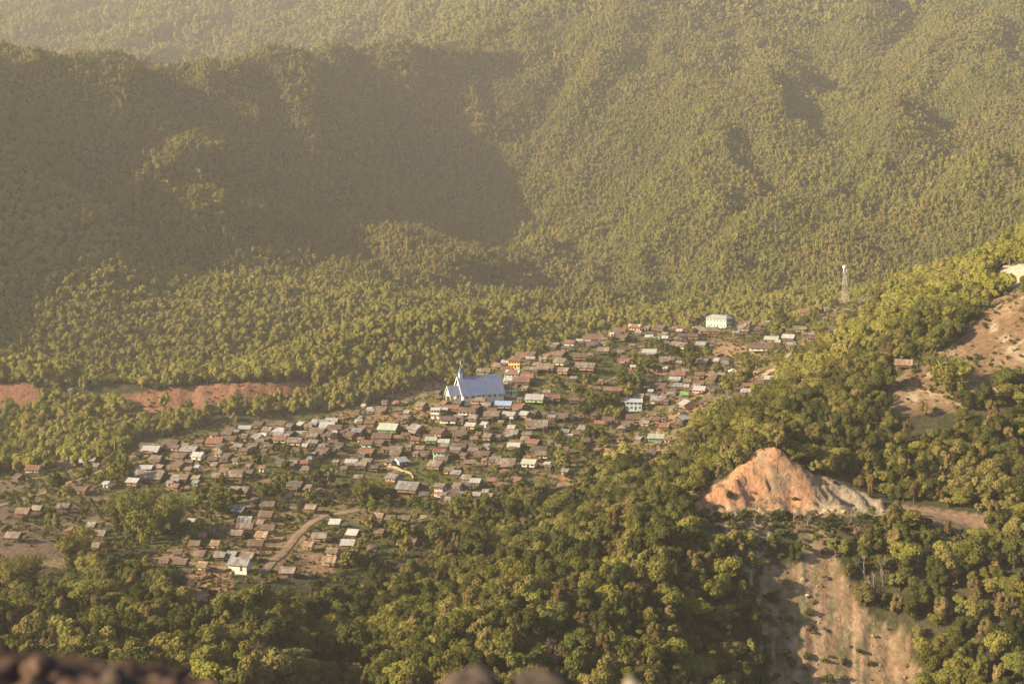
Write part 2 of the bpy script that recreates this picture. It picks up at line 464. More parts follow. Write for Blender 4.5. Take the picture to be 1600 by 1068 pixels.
def leaf_mat(name, stops, patch=60.0, trans=0.22, lo=0.66, hi=1.3, rnd_w=0.75):
    """leaf colour varies from tree to tree (object random), in patches over the land and a little within a crown"""
    m, nt, out = new_mat(name)
    oi = N(nt, 'ShaderNodeObjectInfo'); geo = N(nt, 'ShaderNodeNewGeometry')
    no = N(nt, 'ShaderNodeTexNoise'); no.inputs['Scale'].default_value = 1.0/patch; no.inputs['Detail'].default_value = 5; no.inputs['Roughness'].default_value = 0.65
    nt.links.new(geo.outputs['Position'], no.inputs['Vector'])
    a = N(nt, 'ShaderNodeMath', operation='MULTIPLY_ADD'); nt.links.new(no.outputs['Fac'], a.inputs[0]); a.inputs[1].default_value = 1.3; a.inputs[2].default_value = -0.4+(0.75-rnd_w)*0.5
    b = N(nt, 'ShaderNodeMath', operation='MULTIPLY_ADD'); nt.links.new(oi.outputs['Random'], b.inputs[0]); b.inputs[1].default_value = rnd_w
    nt.links.new(a.outputs[0], b.inputs[2])
    isl = N(nt, 'ShaderNodeMath', operation='MULTIPLY_ADD'); nt.links.new(geo.outputs['Random Per Island'], isl.inputs[0]); isl.inputs[1].default_value = 0.22
    nt.links.new(b.outputs[0], isl.inputs[2])
    r0 = ramp(nt, stops); nt.links.new(isl.outputs[0], r0.inputs[0])
    wn_ = N(nt, 'ShaderNodeTexWhiteNoise', noise_dimensions='1D'); nt.links.new(oi.outputs['Random'], wn_.inputs['W'])
    mr = N(nt, 'ShaderNodeMapRange'); mr.inputs[3].default_value = lo; mr.inputs[4].default_value = hi
    nt.links.new(wn_.outputs['Value'], mr.inputs[0])
    r = N(nt, 'ShaderNodeHueSaturation'); nt.links.new(mr.outputs[0], r.inputs['Value']); nt.links.new(r0.outputs[0], r.inputs['Color'])
    d = N(nt, 'ShaderNodeBsdfDiffuse'); t = N(nt, 'ShaderNodeBsdfTranslucent')
    nt.links.new(r.outputs[0], d.inputs[0]); nt.links.new(r.outputs[0], t.inputs[0])
    mx = N(nt, 'ShaderNodeMixShader'); mx.inputs[0].default_value = trans
    nt.links.new(d.outputs[0], mx.inputs[1]); nt.links.new(t.outputs[0], mx.inputs[2])
    nt.links.new(mx.outputs[0], out.inputs[0])
    return m
LEAF = {
 'olive': leaf_mat('leaf_olive', [(0.0, (0.043, 0.050, 0.015)), (0.35, (0.080, 0.083, 0.022)), (0.65, (0.113, 0.108, 0.029)), (1.0, (0.145, 0.120, 0.039))]),
 'dark green': leaf_mat('leaf_dark_green', [(0.0, (0.025, 0.030, 0.011)), (0.5, (0.046, 0.050, 0.015)), (1.0, (0.074, 0.076, 0.021))]),
 'yellow-green': leaf_mat('leaf_yellow_green', [(0.0, (0.086, 0.091, 0.019)), (0.5, (0.123, 0.122, 0.026)), (1.0, (0.168, 0.150, 0.037))], trans=0.3),
 'russet': leaf_mat('leaf_russet', [(0.0, (0.072, 0.060, 0.024)), (0.5, (0.108, 0.083, 0.032)), (1.0, (0.150, 0.108, 0.044))]),
 'bright green': leaf_mat('leaf_bright_green', [(0.0, (0.059, 0.077, 0.017)), (0.5, (0.088, 0.105, 0.024)), (1.0, (0.126, 0.134, 0.035))], trans=0.3),
 'brownish grey': leaf_mat('leaf_brownish_grey', [(0.0, (0.081, 0.062, 0.039)), (1.0, (0.161, 0.118, 0.070))]),
}
M_FOREST = leaf_mat('leaf_forest', [(0.0, (0.048, 0.060, 0.014)), (0.3, (0.088, 0.098, 0.020)), (0.6, (0.125, 0.125, 0.027)), (0.85, (0.155, 0.140, 0.036)), (1.0, (0.160, 0.120, 0.046))], patch=120, trans=0.28, lo=0.78, hi=1.16, rnd_w=0.42)

M_MIDW_SUNLIT = leaf_mat('leaf_middle_wood_sunlit', [(0.0, (0.092, 0.102, 0.022)), (0.35, (0.14, 0.144, 0.030)), (0.7, (0.185, 0.175, 0.038)), (1.0, (0.20, 0.165, 0.052))], patch=90, trans=0.32, lo=0.78, hi=1.16, rnd_w=0.45)  # leaf colour lightened to stand in for sun on the middle hills

def plain(name, col, rough=0.9, var=0.25, scale=1.5, metal=0.0, spec=0.2):
    m, nt, out = new_mat(name)
    tc = N(nt, 'ShaderNodeTexCoord'); oi = N(nt, 'ShaderNodeObjectInfo')
    no = N(nt, 'ShaderNodeTexNoise'); no.inputs['Scale'].default_value = scale; no.inputs['Detail'].default_value = 6
    no.noise_dimensions = '4D'
    nt.links.new(tc.outputs['Object'], no.inputs['Vector'])
    w = N(nt, 'ShaderNodeMath', operation='MULTIPLY'); w.inputs[1].default_value = 50.0
    nt.links.new(oi.outputs['Random'], w.inputs[0]); nt.links.new(w.outputs[0], no.inputs['W'])
    r = ramp(nt, [(0.25, tuple(c*(1-var) for c in col)), (0.75, tuple(min(c*(1+var), 0.9) for c in col))])
    nt.links.new(no.outputs['Fac'], r.inputs[0])
    hv = N(nt, 'ShaderNodeHueSaturation')
    mr = N(nt, 'ShaderNodeMapRange'); mr.inputs[3].default_value = 0.78; mr.inputs[4].default_value = 1.2
    nt.links.new(oi.outputs['Random'], mr.inputs[0]); nt.links.new(mr.outputs[0], hv.inputs['Value'])
    nt.links.new(r.outputs[0], hv.inputs['Color'])
    b = N(nt, 'ShaderNodeBsdfPrincipled')
    nt.links.new(hv.outputs[0], b.inputs['Base Color'])
    b.inputs['Roughness'].default_value = rough; b.inputs['Metallic'].default_value = metal
    b.inputs['Specular IOR Level'].default_value = spec
    nt.links.new(b.outputs[0], out.inputs[0])
    return m

def roof_mat(name, col, rust, amount, rough=0.6):
    """corrugated sheets: each sheet weathered differently, rust creeping in patches, ribs as bump"""
    m, nt, out = new_mat(name)
    tc = N(nt, 'ShaderNodeTexCoord'); oi = N(nt, 'ShaderNodeObjectInfo')
    w = N(nt, 'ShaderNodeMath', operation='MULTIPLY'); w.inputs[1].default_value = 80.0
    nt.links.new(oi.outputs['Random'], w.inputs[0])
    off = N(nt, 'ShaderNodeVectorMath', operation='ADD'); nt.links.new(tc.outputs['Object'], off.inputs[0])
    cx = N(nt, 'ShaderNodeCombineXYZ'); nt.links.new(w.outputs[0], cx.inputs[0]); nt.links.new(w.outputs[0], cx.inputs[2])
    nt.links.new(cx.outputs[0], off.inputs[1])
    mp = N(nt, 'ShaderNodeMapping'); mp.inputs['Scale'].default_value = (1.1, 0.55, 0.0)
    nt.links.new(off.outputs[0], mp.inputs['Vector'])
    vo = N(nt, 'ShaderNodeTexVoronoi'); vo.distance = 'CHEBYCHEV'; vo.inputs['Scale'].default_value = 1.0; vo.inputs['Randomness'].default_value = 0.35
    nt.links.new(mp.outputs[0], vo.inputs['Vector'])
    sep = N(nt, 'ShaderNodeSeparateColor'); nt.links.new(vo.outputs['Color'], sep.inputs[0])
    no = N(nt, 'ShaderNodeTexNoise'); no.inputs['Scale'].default_value = 0.7; no.inputs['Detail'].default_value = 7
    no.inputs['Roughness'].default_value = 0.7
    nt.links.new(off.outputs[0], no.inputs['Vector'])
    ad = N(nt, 'ShaderNodeMath', operation='MULTIPLY_ADD'); nt.links.new(sep.outputs[0], ad.inputs[0]); ad.inputs[1].default_value = 0.45
    nt.links.new(no.outputs['Fac'], ad.inputs[2])
    rr = N(nt, 'ShaderNodeMapRange'); rr.inputs[1].default_value = 1.05-amount; rr.inputs[2].default_value = 1.25-amount
    nt.links.new(ad.outputs[0], rr.inputs[0])
    c = mixc(nt, rr.outputs[0], col, rust)
    hv = N(nt, 'ShaderNodeHueSaturation'); mr = N(nt, 'ShaderNodeMapRange'); mr.inputs[3].default_value = 0.75; mr.inputs[4].default_value = 1.2
    mm = N(nt, 'ShaderNodeMath', operation='ADD'); nt.links.new(oi.outputs['Random'], mm.inputs[0]); nt.links.new(sep.outputs[1], mm.inputs[1])
    m2 = N(nt, 'ShaderNodeMath', operation='MULTIPLY'); nt.links.new(mm.outputs[0], m2.inputs[0]); m2.inputs[1].default_value = 0.5
    nt.links.new(m2.outputs[0], mr.inputs[0]); nt.links.new(mr.outputs[0], hv.inputs['Value']); nt.links.new(c, hv.inputs['Color'])
    b = N(nt, 'ShaderNodeBsdfPrincipled'); nt.links.new(hv.outputs[0], b.inputs['Base Color'])
    b.inputs['Roughness'].default_value = rough; b.inputs['Specular IOR Level'].default_value = 0.3
    wv = N(nt, 'ShaderNodeTexWave'); wv.inputs['Scale'].default_value = 1.6
    nt.links.new(tc.outputs['Object'], wv.inputs['Vector'])
    bp = N(nt, 'ShaderNodeBump'); bp.inputs['Strength'].default_value = 0.5; bp.inputs['Distance'].default_value = 0.05
    nt.links.new(wv.outputs['Fac'], bp.inputs['Height']); nt.links.new(bp.outputs[0], b.inputs['Normal'])
    nt.links.new(b.outputs[0], out.inputs[0])
    return m
ROOF = {
 'B': roof_mat('roof_brown', (0.105, 0.078, 0.058), (0.075, 0.048, 0.033), 0.55),
 'D': roof_mat('roof_dark', (0.075, 0.066, 0.060), (0.055, 0.042, 0.034), 0.5),
 'R': roof_mat('roof_rust_red', (0.165, 0.082, 0.055), (0.115, 0.06, 0.04), 0.5),
 'T': roof_mat('roof_tan', (0.165, 0.14, 0.115), (0.10, 0.072, 0.052), 0.5),
 'W': roof_mat('roof_white', (0.25, 0.245, 0.24), (0.175, 0.155, 0.135), 0.2, 0.4),
 'G': roof_mat('roof_grey', (0.17, 0.17, 0.17), (0.105, 0.09, 0.08), 0.4, 0.5),
 'U': roof_mat('roof_blue', (0.13, 0.20, 0.32), (0.19, 0.23, 0.30), 0.4, 0.45),
 'N': roof_mat('roof_grey_green', (0.22, 0.26, 0.20), (0.25, 0.235, 0.19), 0.4),
 'P': roof_mat('roof_thatch', (0.22, 0.16, 0.11), (0.13, 0.09, 0.06), 0.5, 0.95),
 'E': roof_mat('roof_green_sheet', (0.10, 0.25, 0.045), (0.08, 0.19, 0.04), 0.3),
}
WALL = {
 'b': plain('wall_brown', (0.115, 0.072, 0.045)), 'o': plain('wall_orange', (0.26, 0.145, 0.08)),
 'w': plain('wall_white', (0.46, 0.435, 0.39), var=0.12), 'c': plain('wall_cream', (0.42, 0.34, 0.22), var=0.12),
 'g': plain('wall_green', (0.085, 0.17, 0.10)), 'k': plain('wall_pink', (0.46, 0.25, 0.23), var=0.15),
 'y': plain('wall_yellow', (0.50, 0.32, 0.09), var=0.15), 'e': plain('wall_light_green', (0.27, 0.40, 0.17), var=0.12),
 's': plain('wall_light_blue', (0.29, 0.39, 0.45), var=0.1), 'd': plain('wall_dark', (0.055, 0.042, 0.034)),
 'm': plain('wall_mint', (0.24, 0.38, 0.31), var=0.1), 'r': plain('wall_red', (0.25, 0.105, 0.075)),
 't': plain('wall_bamboo', (0.36, 0.26, 0.155)),
}
M_WOOD = plain('weathered_timber', (0.14, 0.10, 0.07))
M_DARK = plain('dark_opening', (0.025, 0.022, 0.02), rough=0.5)
M_FRAME = plain('window_frame', (0.30, 0.22, 0.15))
M_BARK = plain('bark', (0.085, 0.066, 0.048))
M_PALEBARK = plain('pale_bark', (0.25, 0.20, 0.15))
M_CULM = plain('bamboo_culm', (0.12, 0.105, 0.04))
M_ROCK = plain('rock', (0.24, 0.17, 0.12), var=0.45, scale=0.8)
M_PATH = plain('dirt', (0.22, 0.15, 0.09), var=0.3, scale=0.4)
M_STONE = plain('stone_wall', (0.25, 0.19, 0.13), var=0.3, scale=2)
M_RUBBLE = plain('rubble', (0.21, 0.15, 0.10), var=0.4)
M_CONC = plain('concrete', (0.45, 0.42, 0.37))

# ------------------------------------------------------------------ the ground sheet
nU, nY = ZG.shape
idx = np.arange(nU*nY).reshape(nU, nY)
quads = np.stack([idx[:-1, :-1], idx[1:, :-1], idx[1:, 1:], idx[:-1, 1:]], -1).reshape(-1, 4)
gm = mesh_np('hillside_ground', np.stack([XX, YY, ZG], -1).reshape(-1, 3), quads, [M_GROUND], True)
ca = gm.color_attributes.new('Col', 'FLOAT_COLOR', 'POINT')
ca.data.foreach_set('color', np.concatenate([COL, np.ones(COL.shape[:2]+(1,))], -1).astype(np.float32).ravel())
tag(mobj('hillside_ground', gm), 'rolling ground of the valley, village slope and mountains', 'terrain', kind='structure')

VV = VH-F*ZG/YY
HOR = np.minimum.accumulate(np.where(YY > 200, VV, 9999), axis=1)
HOR = np.concatenate([np.full((nU, 1), 9999.0), HOR[:, :-1]], 1)
def seen(x, y, z, h=12.0, margin=14.0):
    u = 800+F*x/y
    i = np.clip(np.round((u-U[0])/6).astype(int), 0, nU-1)
    k = np.clip(np.searchsorted(YR, y)-4, 0, nY-1)
    return (VH-F*(z+h)/y) < HOR[i, k]+margin

def strip(name, px, width, label, mat=M_PATH, lift=0.28, ymin=420, ymax=1000):
    pts = [Vector(hray(u, v, 0, ymin, ymax)) for u, v in px]
    fine = []
    for a, b in zip(pts, pts[1:]):
        n = max(2, int((b-a).length/1.2))
        for i in range(n): fine.append(a.lerp(b, i/n))
    fine.append(pts[-1])
    for _ in range(3):
        fine = [fine[0]]+[(fine[i-1]+fine[i]*2+fine[i+1])/4 for i in range(1, len(fine)-1)]+[fine[-1]]
    PATHPTS.extend([(p.x, p.y) for p in fine[::2]])
    v = []; f = []
    for i, p in enumerate(fine):
        t = fine[min(i+1, len(fine)-1)]-fine[max(i-1, 0)]
        s = Vector((-t.y, t.x, 0)).normalized()
        w = width*(0.8+0.4*rnd.random())*0.5
        for k in (-1, -0.33, 0.33, 1):
            q = p+s*w*k
            v.append((q.x, q.y, ground(q.x, q.y)+lift+(0.06 if abs(k) < 0.5 else -0.05)))
    for i in range(len(fine)-1):
        for k in range(3):
            f.append([i*4+k, i*4+k+1, i*4+k+5, i*4+k+4])
    return tag(mobj(name, mesh_np(name, v, f, [mat], True)), label, 'path', kind='structure')
PATHPTS = []
strip('dirt_path', [(412,893),(440,866),(462,838),(478,822),(505,806),(560,797)], 3.2, 'pale dirt path climbing between the granaries')
strip('dirt_path', [(-40,805),(30,782),(90,762),(140,742),(165,733)], 3.5, 'dirt track across the dark field to the village')
strip('dirt_path', [(0,752),(60,747),(120,735),(180,722),(215,712)], 2.5, 'narrow path in front of the cream school')
strip('dirt_path', [(500,770),(512,748),(522,735)], 3.5, 'steep earth lane between the village houses')
strip('dirt_path', [(1060,592),(1100,586),(1150,581),(1215,578)], 3.5, 'level dirt road where the white car is parked')
strip('dirt_path', [(930,672),(945,700),(975,720),(1035,728)], 3.5, 'bare earth path below the right hand houses')
strip('dirt_path', [(885,612),(930,600),(965,590)], 2.2, 'thin path through the green gully')
strip('dirt_path', [(1190,590),(1215,570),(1235,552)], 4.0, 'orange earth bank path on the right of the village')
strip('dirt_path', [(595,812),(640,812),(665,806)], 4.0, 'bare orange terrace by the lower granaries')
strip('dirt_path', [(255,870),(300,880),(345,888),(410,893)], 2.0, 'grassy track along the lower granaries')

# ------------------------------------------------------------------ houses
REG = {'A': (0, 640, 4.853), 'B': (190, 620, 4.853), 'C': (240, 740, 3.636), 'D': (480, 620, 5.933), 'E': (680, 560, 5.933),
       'F': (680, 640, 6.667), 'G': (740, 480, 6.154), 'H': (920, 470, 6.154), 'I': (1080, 390, 4.853), 'J': (900, 560, 5.333), 'K': (0, 0, 1.0)}
# region ; x y width roof wall type [| own label]
HOUSES = '''
A;150 495 110 D b g;260 430 130 R c n|small cream house with rust-red roof, left of the long cream school
A;465 405 215 R c s|long cream school building with rust-red roof and a row of windows;605 378 120 W d n;698 365 72 G b n
A;735 408 70 T d f;180 755 122 P b f;285 730 100 T b f;485 718 116 T b f;108 935 130 T b f;813 540 72 W w n;875 692 80 P b f
A;700 855 90 G b f;765 920 110 T b f;735 1010 60 T b f;530 885 50 R b f;1150 780 66 R b n
B;940 222 110 W b n;1045 192 100 B b n;1215 190 120 B b n;1285 205 95 D d g;1368 193 90 W d g;1528 185 110 G b n;1535 213 80 W w n
B;1210 243 145 W b n;1200 270 105 G w n;1285 262 95 D d g;1110 235 100 T c n;1366 262 95 G m n;830 235 110 B b n;805 262 100 B b n
B;705 270 80 B c n;840 302 110 B o n;925 292 80 B o n;1000 258 90 B b n;1036 293 120 G w g;1100 312 75 D d g
B;1205 302 112 R e n|house with bright green walls and rust roof among grey roofs;1318 318 132 T k n|pink-walled house with tan roof beside the bright green one
B;1420 268 90 B b n;1500 255 110 B b n;1545 282 70 D d g;380 333 140 B b n;600 322 90 B b n;710 325 140 R o n;195 355 112 B b n;285 362 80 B b n
B;230 388 155 W d n;520 385 160 G d n;760 358 132 D o g;890 355 92 G t n;1000 352 105 B b n;1100 345 80 B b n;270 450 128 T b n
B;450 435 150 B d n;585 428 122 W c n|cream-walled house with a bright white roof amid brown roofs;810 435 115 D b g;870 460 60 T c n;190 520 118 W d n;295 514 95 T d n
B;450 500 150 B b g;580 512 36 W w n;225 586 245 T d n;95 620 122 W o n;450 595 142 T d n;575 595 85 T d n;725 580 92 T t n;570 628 72 G g n
B;857 573 172 T b n|long shed with tan weathered roof, topmost of two stacked sheds;900 692 176 T b n|long shed with tan weathered roof, lower of two stacked sheds
B;1215 478 132 D d g;1305 480 80 T b n;1070 520 60 R w n;1320 650 150 D b n;1415 662 62 T y n;1270 735 32 T b f;1430 450 52 G d n;1530 400 112 B o n
B;1480 330 82 G b n;1110 800 122 B b f;1440 820 112 T b f;895 835 122 G b f;1100 876 132 B b f;940 915 122 G b f;940 966 142 T b f;1110 975 122 B b f
B;880 1015 112 T b f;1070 1030 122 P t f;690 992 82 B b f;620 1030 76 B b f;1060 935 80 T b f;540 925 82 W d f
C;237 382 76 B b f;355 383 72 P t f;585 382 102 B b f;140 430 62 B b f;268 440 96 B b f;380 447 72 G b f;450 443 82 G b f;540 452 106 T b f
C;492 490 142 G w F|large shed with grey metal roof and white wall at the lower village edge;285 505 82 P t f;160 485 96 B b f;65 480 72 B b f;765 535 102 T d f
C;1035 262 82 W b f|granary with bright white roof, topmost of three white ones;1137 322 94 W d f|granary with bright white roof, rightmost of three white ones;1107 380 94 W b f|granary with bright white roof, lowest of three white ones
C;945 340 96 T t f;882 390 82 P t f;1018 425 84 T t f;1000 478 94 P t f;1248 412 78 B b f;1470 362 92 B b f;1288 315 78 B b f;1280 228 76 P o f;1350 238 72 B b f;1435 240 72 B b f
D;690 100 142 B b n;585 95 80 W c n;830 35 92 R b n;1060 60 152 T o g;850 100 112 B b n;1195 98 112 W w 2|white two-storey house with white roof, lower left of the blue church;1272 98 80 W g n;1370 85 112 R b n;1280 40 100 R d g
D;930 172 132 B o g;1310 190 172 B w n|long white-walled house with brown roof below the blue church;230 203 132 W b n;190 245 152 W b n;150 215 100 G o n;478 208 84 W o n
D;590 220 130 B b n;800 235 132 B d g;760 272 222 N g n|dark green house with long pale green roof in mid village;1020 270 192 G o g;1230 308 192 B o g
D;260 270 142 B b n;430 270 90 D d g;100 300 172 T b n;220 335 152 D o g;420 335 162 B b g;475 297 142 G b n;335 308 100 B b n;700 350 202 B b n
D;915 332 92 B o n;1005 373 112 R o n;1152 376 122 N g n;1390 325 92 B b n;560 410 122 R m n;690 400 132 B d g;560 487 192 R d n;830 465 162 T b n
D;950 437 72 T b n;840 508 152 B d g;1050 455 102 T b n;1230 485 142 R m 2|two-storey pale green house with rust roof in mid village;1100 500 112 B o n;1370 430 122 B b n;1372 492 102 R b n;150 478 152 B o n
D;242 475 92 D d n;20 522 82 D d n;60 400 122 G d n;300 432 120 D b n;415 583 132 W d n;560 575 112 T b n;505 605 132 T d n;345 642 82 T b n
D;865 570 162 W s l|pale blue-white house whose white gable faces left;1200 608 192 T b g;1390 685 122 G d n;805 722 182 G o g;945 815 262 G b n|long low grey-roofed building below the curved wall
D;1235 800 140 T k 2|unfinished pink-walled house with flat tan roof, low in the village;1400 800 122 T k g;20 815 60 T c n
E;30 298 82 B b g;100 393 112 R d g;225 393 112 D d g;405 368 152 T k n|pink-walled house with pale roof right below the blue church;480 412 100 T b n;635 408 182 U o n|house with light blue roof and orange timber walls
E;772 435 132 R b n;160 438 142 R b n;390 438 132 B d g;300 470 182 B w n;925 353 192 W e n;1090 343 152 R o n;1290 363 112 B d n;360 530 122 T b n
E;525 505 162 T b n;690 503 162 W w n|white-walled house with white roof, middle of three in a row;835 498 132 W o g;335 600 132 W y n|yellow-walled house with pale roof below the blue church;465 590 102 W w g;945 593 225 T o n;1180 515 152 B d n;1080 522 80 G b n
E;240 675 162 B b n;495 703 132 T o g;715 670 162 T o n;850 680 102 T b n;1212 658 112 G d n;1252 700 72 W w n;405 680 82 B d n
F;240 360 182 B b n;545 352 80 G w n;840 322 152 R b n;820 355 152 N o n;1035 318 192 R d g;1205 310 92 B o n;1340 393 172 B k n;1090 395 222 D d n;1110 440 152 T c n
F;205 425 102 B b n;310 450 112 B b g;500 438 192 B d n;592 462 72 T w n;520 500 82 T o n;740 530 232 T b n;985 528 192 N w n|white-walled house with grey-green roof beside trees;1175 540 62 W w n
F;340 685 172 T b g;425 722 152 W b n;592 708 132 R o n;865 713 162 R b g;1140 768 142 W b n;570 870 132 T b g;270 850 112 T b n;530 830 72 G d n
G;100 583 152 T o n;230 530 132 R b g;310 490 100 W b n;395 495 142 R y 2|two-storey yellow house with rust roof, upper right of the blue church;480 408 172 R o n;570 440 132 B b g;745 328 132 T d n;800 350 112 G d g
G;930 273 142 R s n|light blue-walled house with reddish roof on the ridge edge;1020 260 72 N b n;1160 220 192 R c n;1140 335 132 B b n;1235 330 92 T w n;1250 398 142 T d n;1410 180 142 R o n;1550 163 152 R k n|house with red hipped roof and mauve walls on the ridge
G;1440 275 162 B b g;1330 240 42 W w n;1415 412 92 T b n;840 438 162 B d g;1020 455 142 B r n;845 508 172 T c g;1080 555 232 T r n;1450 500 142 R d n;620 535 122 T b n
G;700 560 202 T o n;540 578 142 T o n;870 590 142 T o n;380 620 182 R m n;520 650 152 R o n;460 690 182 R b n;340 685 122 W w n;360 745 152 R e 2|two-storey light green house with rust roof touching the church
G;1330 775 182 R d n;320 580 142 R b n
H;695 190 152 B b g;905 250 82 B r n;1145 270 192 T o n;1000 322 112 B o n;585 330 112 W d n;700 320 92 T d n;880 413 232 T y g;1090 403 152 G b g
H;585 478 172 W d n;750 545 162 T o n;870 575 82 G d n;1135 555 92 B d g;510 425 62 T b n;860 690 182 R b n;830 735 132 W d n;950 755 102 T b n
H;665 803 182 B d n;860 800 162 G d n;1060 775 142 B b n;1190 735 142 B d g;770 853 142 B o n;1070 833 172 W k n|bright pink house with pale roof, right of the green sheet
H;920 880 100 E b n|shelter under a bright green sheet roof, left of the pink house;1200 820 112 D d n;1530 793 122 R o n;1250 930 122 T b n;1320 900 92 D d g;1450 898 162 B b n;1070 690 122 R b n
H;670 933 172 G w n;752 945 92 D d g;950 975 152 W o L;910 935 102 T b n;800 1012 52 T c n;430 948 182 W s 2|white and blue two-storey house with white roof, right of the gully;482 903 132 G d n
H;1410 152 122 W w n;1440 180 132 R b n;1525 135 102 G b g;1520 245 102 B o g;1565 425 62 T w n;1225 560 42 W d n;1320 590 40 T b n
I;540 516 34 T y n;577 520 30 W w n;880 448 122 R b n;985 446 92 R d n;830 590 132 T o n;940 626 100 G b n;740 653 122 W b n;610 666 132 N o n;530 728 202 B w n
I;760 702 82 G d n;1055 583 102 D b n;1100 498 82 B d n;770 520 52 B b n;1370 363 82 T b n;1285 373 62 T b n;515 993 92 B b n;390 580 90 G o g
J;270 488 112 B b n;480 478 142 B o n;660 490 112 B r n;735 480 72 B b n;880 483 132 W d l;420 550 72 B c n;370 650 82 B o n;530 648 92 G b g;670 638 162 N g n;635 745 82 D d n;1480 363 52 B b n
K;1412 565 32 P b f|thatched field hut alone on the right hand slope;111 606 12 G m n|small pale metal shed among trees left of the red road cut
'''
win_mb = MB(); win_mb.box(-0.5, -0.05, -0.45, 0.5, 0.02, 0.45, 0)
for a in ((-0.58,-0.5,-0.5,0.5),(0.5,0.58,-0.5,0.5)): win_mb.box(a[0], -0.075, -0.53, a[1], 0.02, 0.53, 1)
win_mb.box(-0.5, -0.075, 0.45, 0.5, 0.02, 0.53, 1); win_mb.box(-0.5, -0.075, -0.53, 0.5, 0.02, -0.45, 1); win_mb.box(-0.03, -0.07, -0.45, 0.03, -0.051, 0.45, 1)
WIN = win_mb.mesh('window', [M_DARK, M_FRAME])
door_mb = MB(); door_mb.box(-0.42, -0.04, 0, 0.42, 0.02, 1.8, 0); door_mb.box(-0.52, -0.07, 0, -0.42, 0.02, 1.9, 1); door_mb.box(0.42, -0.07, 0, 0.52, 0.02, 1.9, 1); door_mb.box(-0.42, -0.07, 1.8, 0.42, 0.02, 1.9, 1)
DOOR = door_mb.mesh('door', [M_DARK, M_FRAME])
post_mb = MB(); post_mb.tube([(0,0,-3.0),(0,0,0)], [0.13,0.11], 6); POST = post_mb.mesh('post', [M_WOOD])

def gable_wall(L, D, h, rise):
    mb = MB(); hd = D/2
    ring = [(-L/2,-hd,0),(-L/2,hd,0),(-L/2,hd,h),(-L/2,0,h+rise),(-L/2,-hd,h)]
    mb.prism(ring, (L,0,0))
    return mb.mesh('wall')

def gable_roof(L, D, h, rise, oe, og, r, thick=0.09, hip=0.0):
    """two sheets from eaves to ridge, slightly sagging, with thickness"""
    n = 7; V = []; Fc = []
    slope = rise/(D/2)
    ze = h-slope*oe; tot = L/2+og
    sag = [0.0]+[-abs(r.gauss(0, 0.06)) for _ in range(n-2)]+[0.0]
    rows = []
    for lay in (thick, 0.0):
        for i in range(n):
            x = -tot+2*tot*i/(n-1)
            xr = max(-tot+hip, min(tot-hip, x))
            wob = r.gauss(0, 0.04)
            V += [(x, -(D/2+oe)+wob, ze+lay), (x*0.5+xr*0.5, -(D/4+oe/2), (ze+h+rise)/2+lay+sag[i]*0.5), (xr, 0, h+rise+lay+sag[i]+0.02),
                  (x*0.5+xr*0.5, (D/4+oe/2), (ze+h+rise)/2+lay+sag[i]*0.5), (x, (D/2+oe)-wob, ze+lay)]
    S = n*5
    for i in range(n-1):
        for k in range(4):
            a = i*5+k
            Fc.append([a, a+5, a+6, a+1]); Fc.append([S+a, S+a+1, S+a+6, S+a+5])
        Fc.append([i*5, S+i*5, S+i*5+5, i*5+5]); Fc.append([i*5+4, i*5+9, S+i*5+9, S+i*5+4])
    for k in range(4):
        Fc.append([k, k+1, S+k+1, S+k]); e = (n-1)*5+k
        Fc.append([e, S+e, S+e+1, e+1])
    if hip > 0:
        Fc.append([0, 1, 2, 3, 4]); e = (n-1)*5
        Fc.append([e, e+4, e+3, e+2, e+1])
    return mesh_np('roof', V, Fc)

def lean_roof(L, d, z0, drop):
    mb = MB()
    mb.prism([(-L/2, 0, z0), (-L/2, -d, z0-drop), (-L/2, -d, z0-drop+0.08), (-L/2, 0, z0+0.08)], (L, 0, 0))
    return mb.mesh('lean_to_roof')

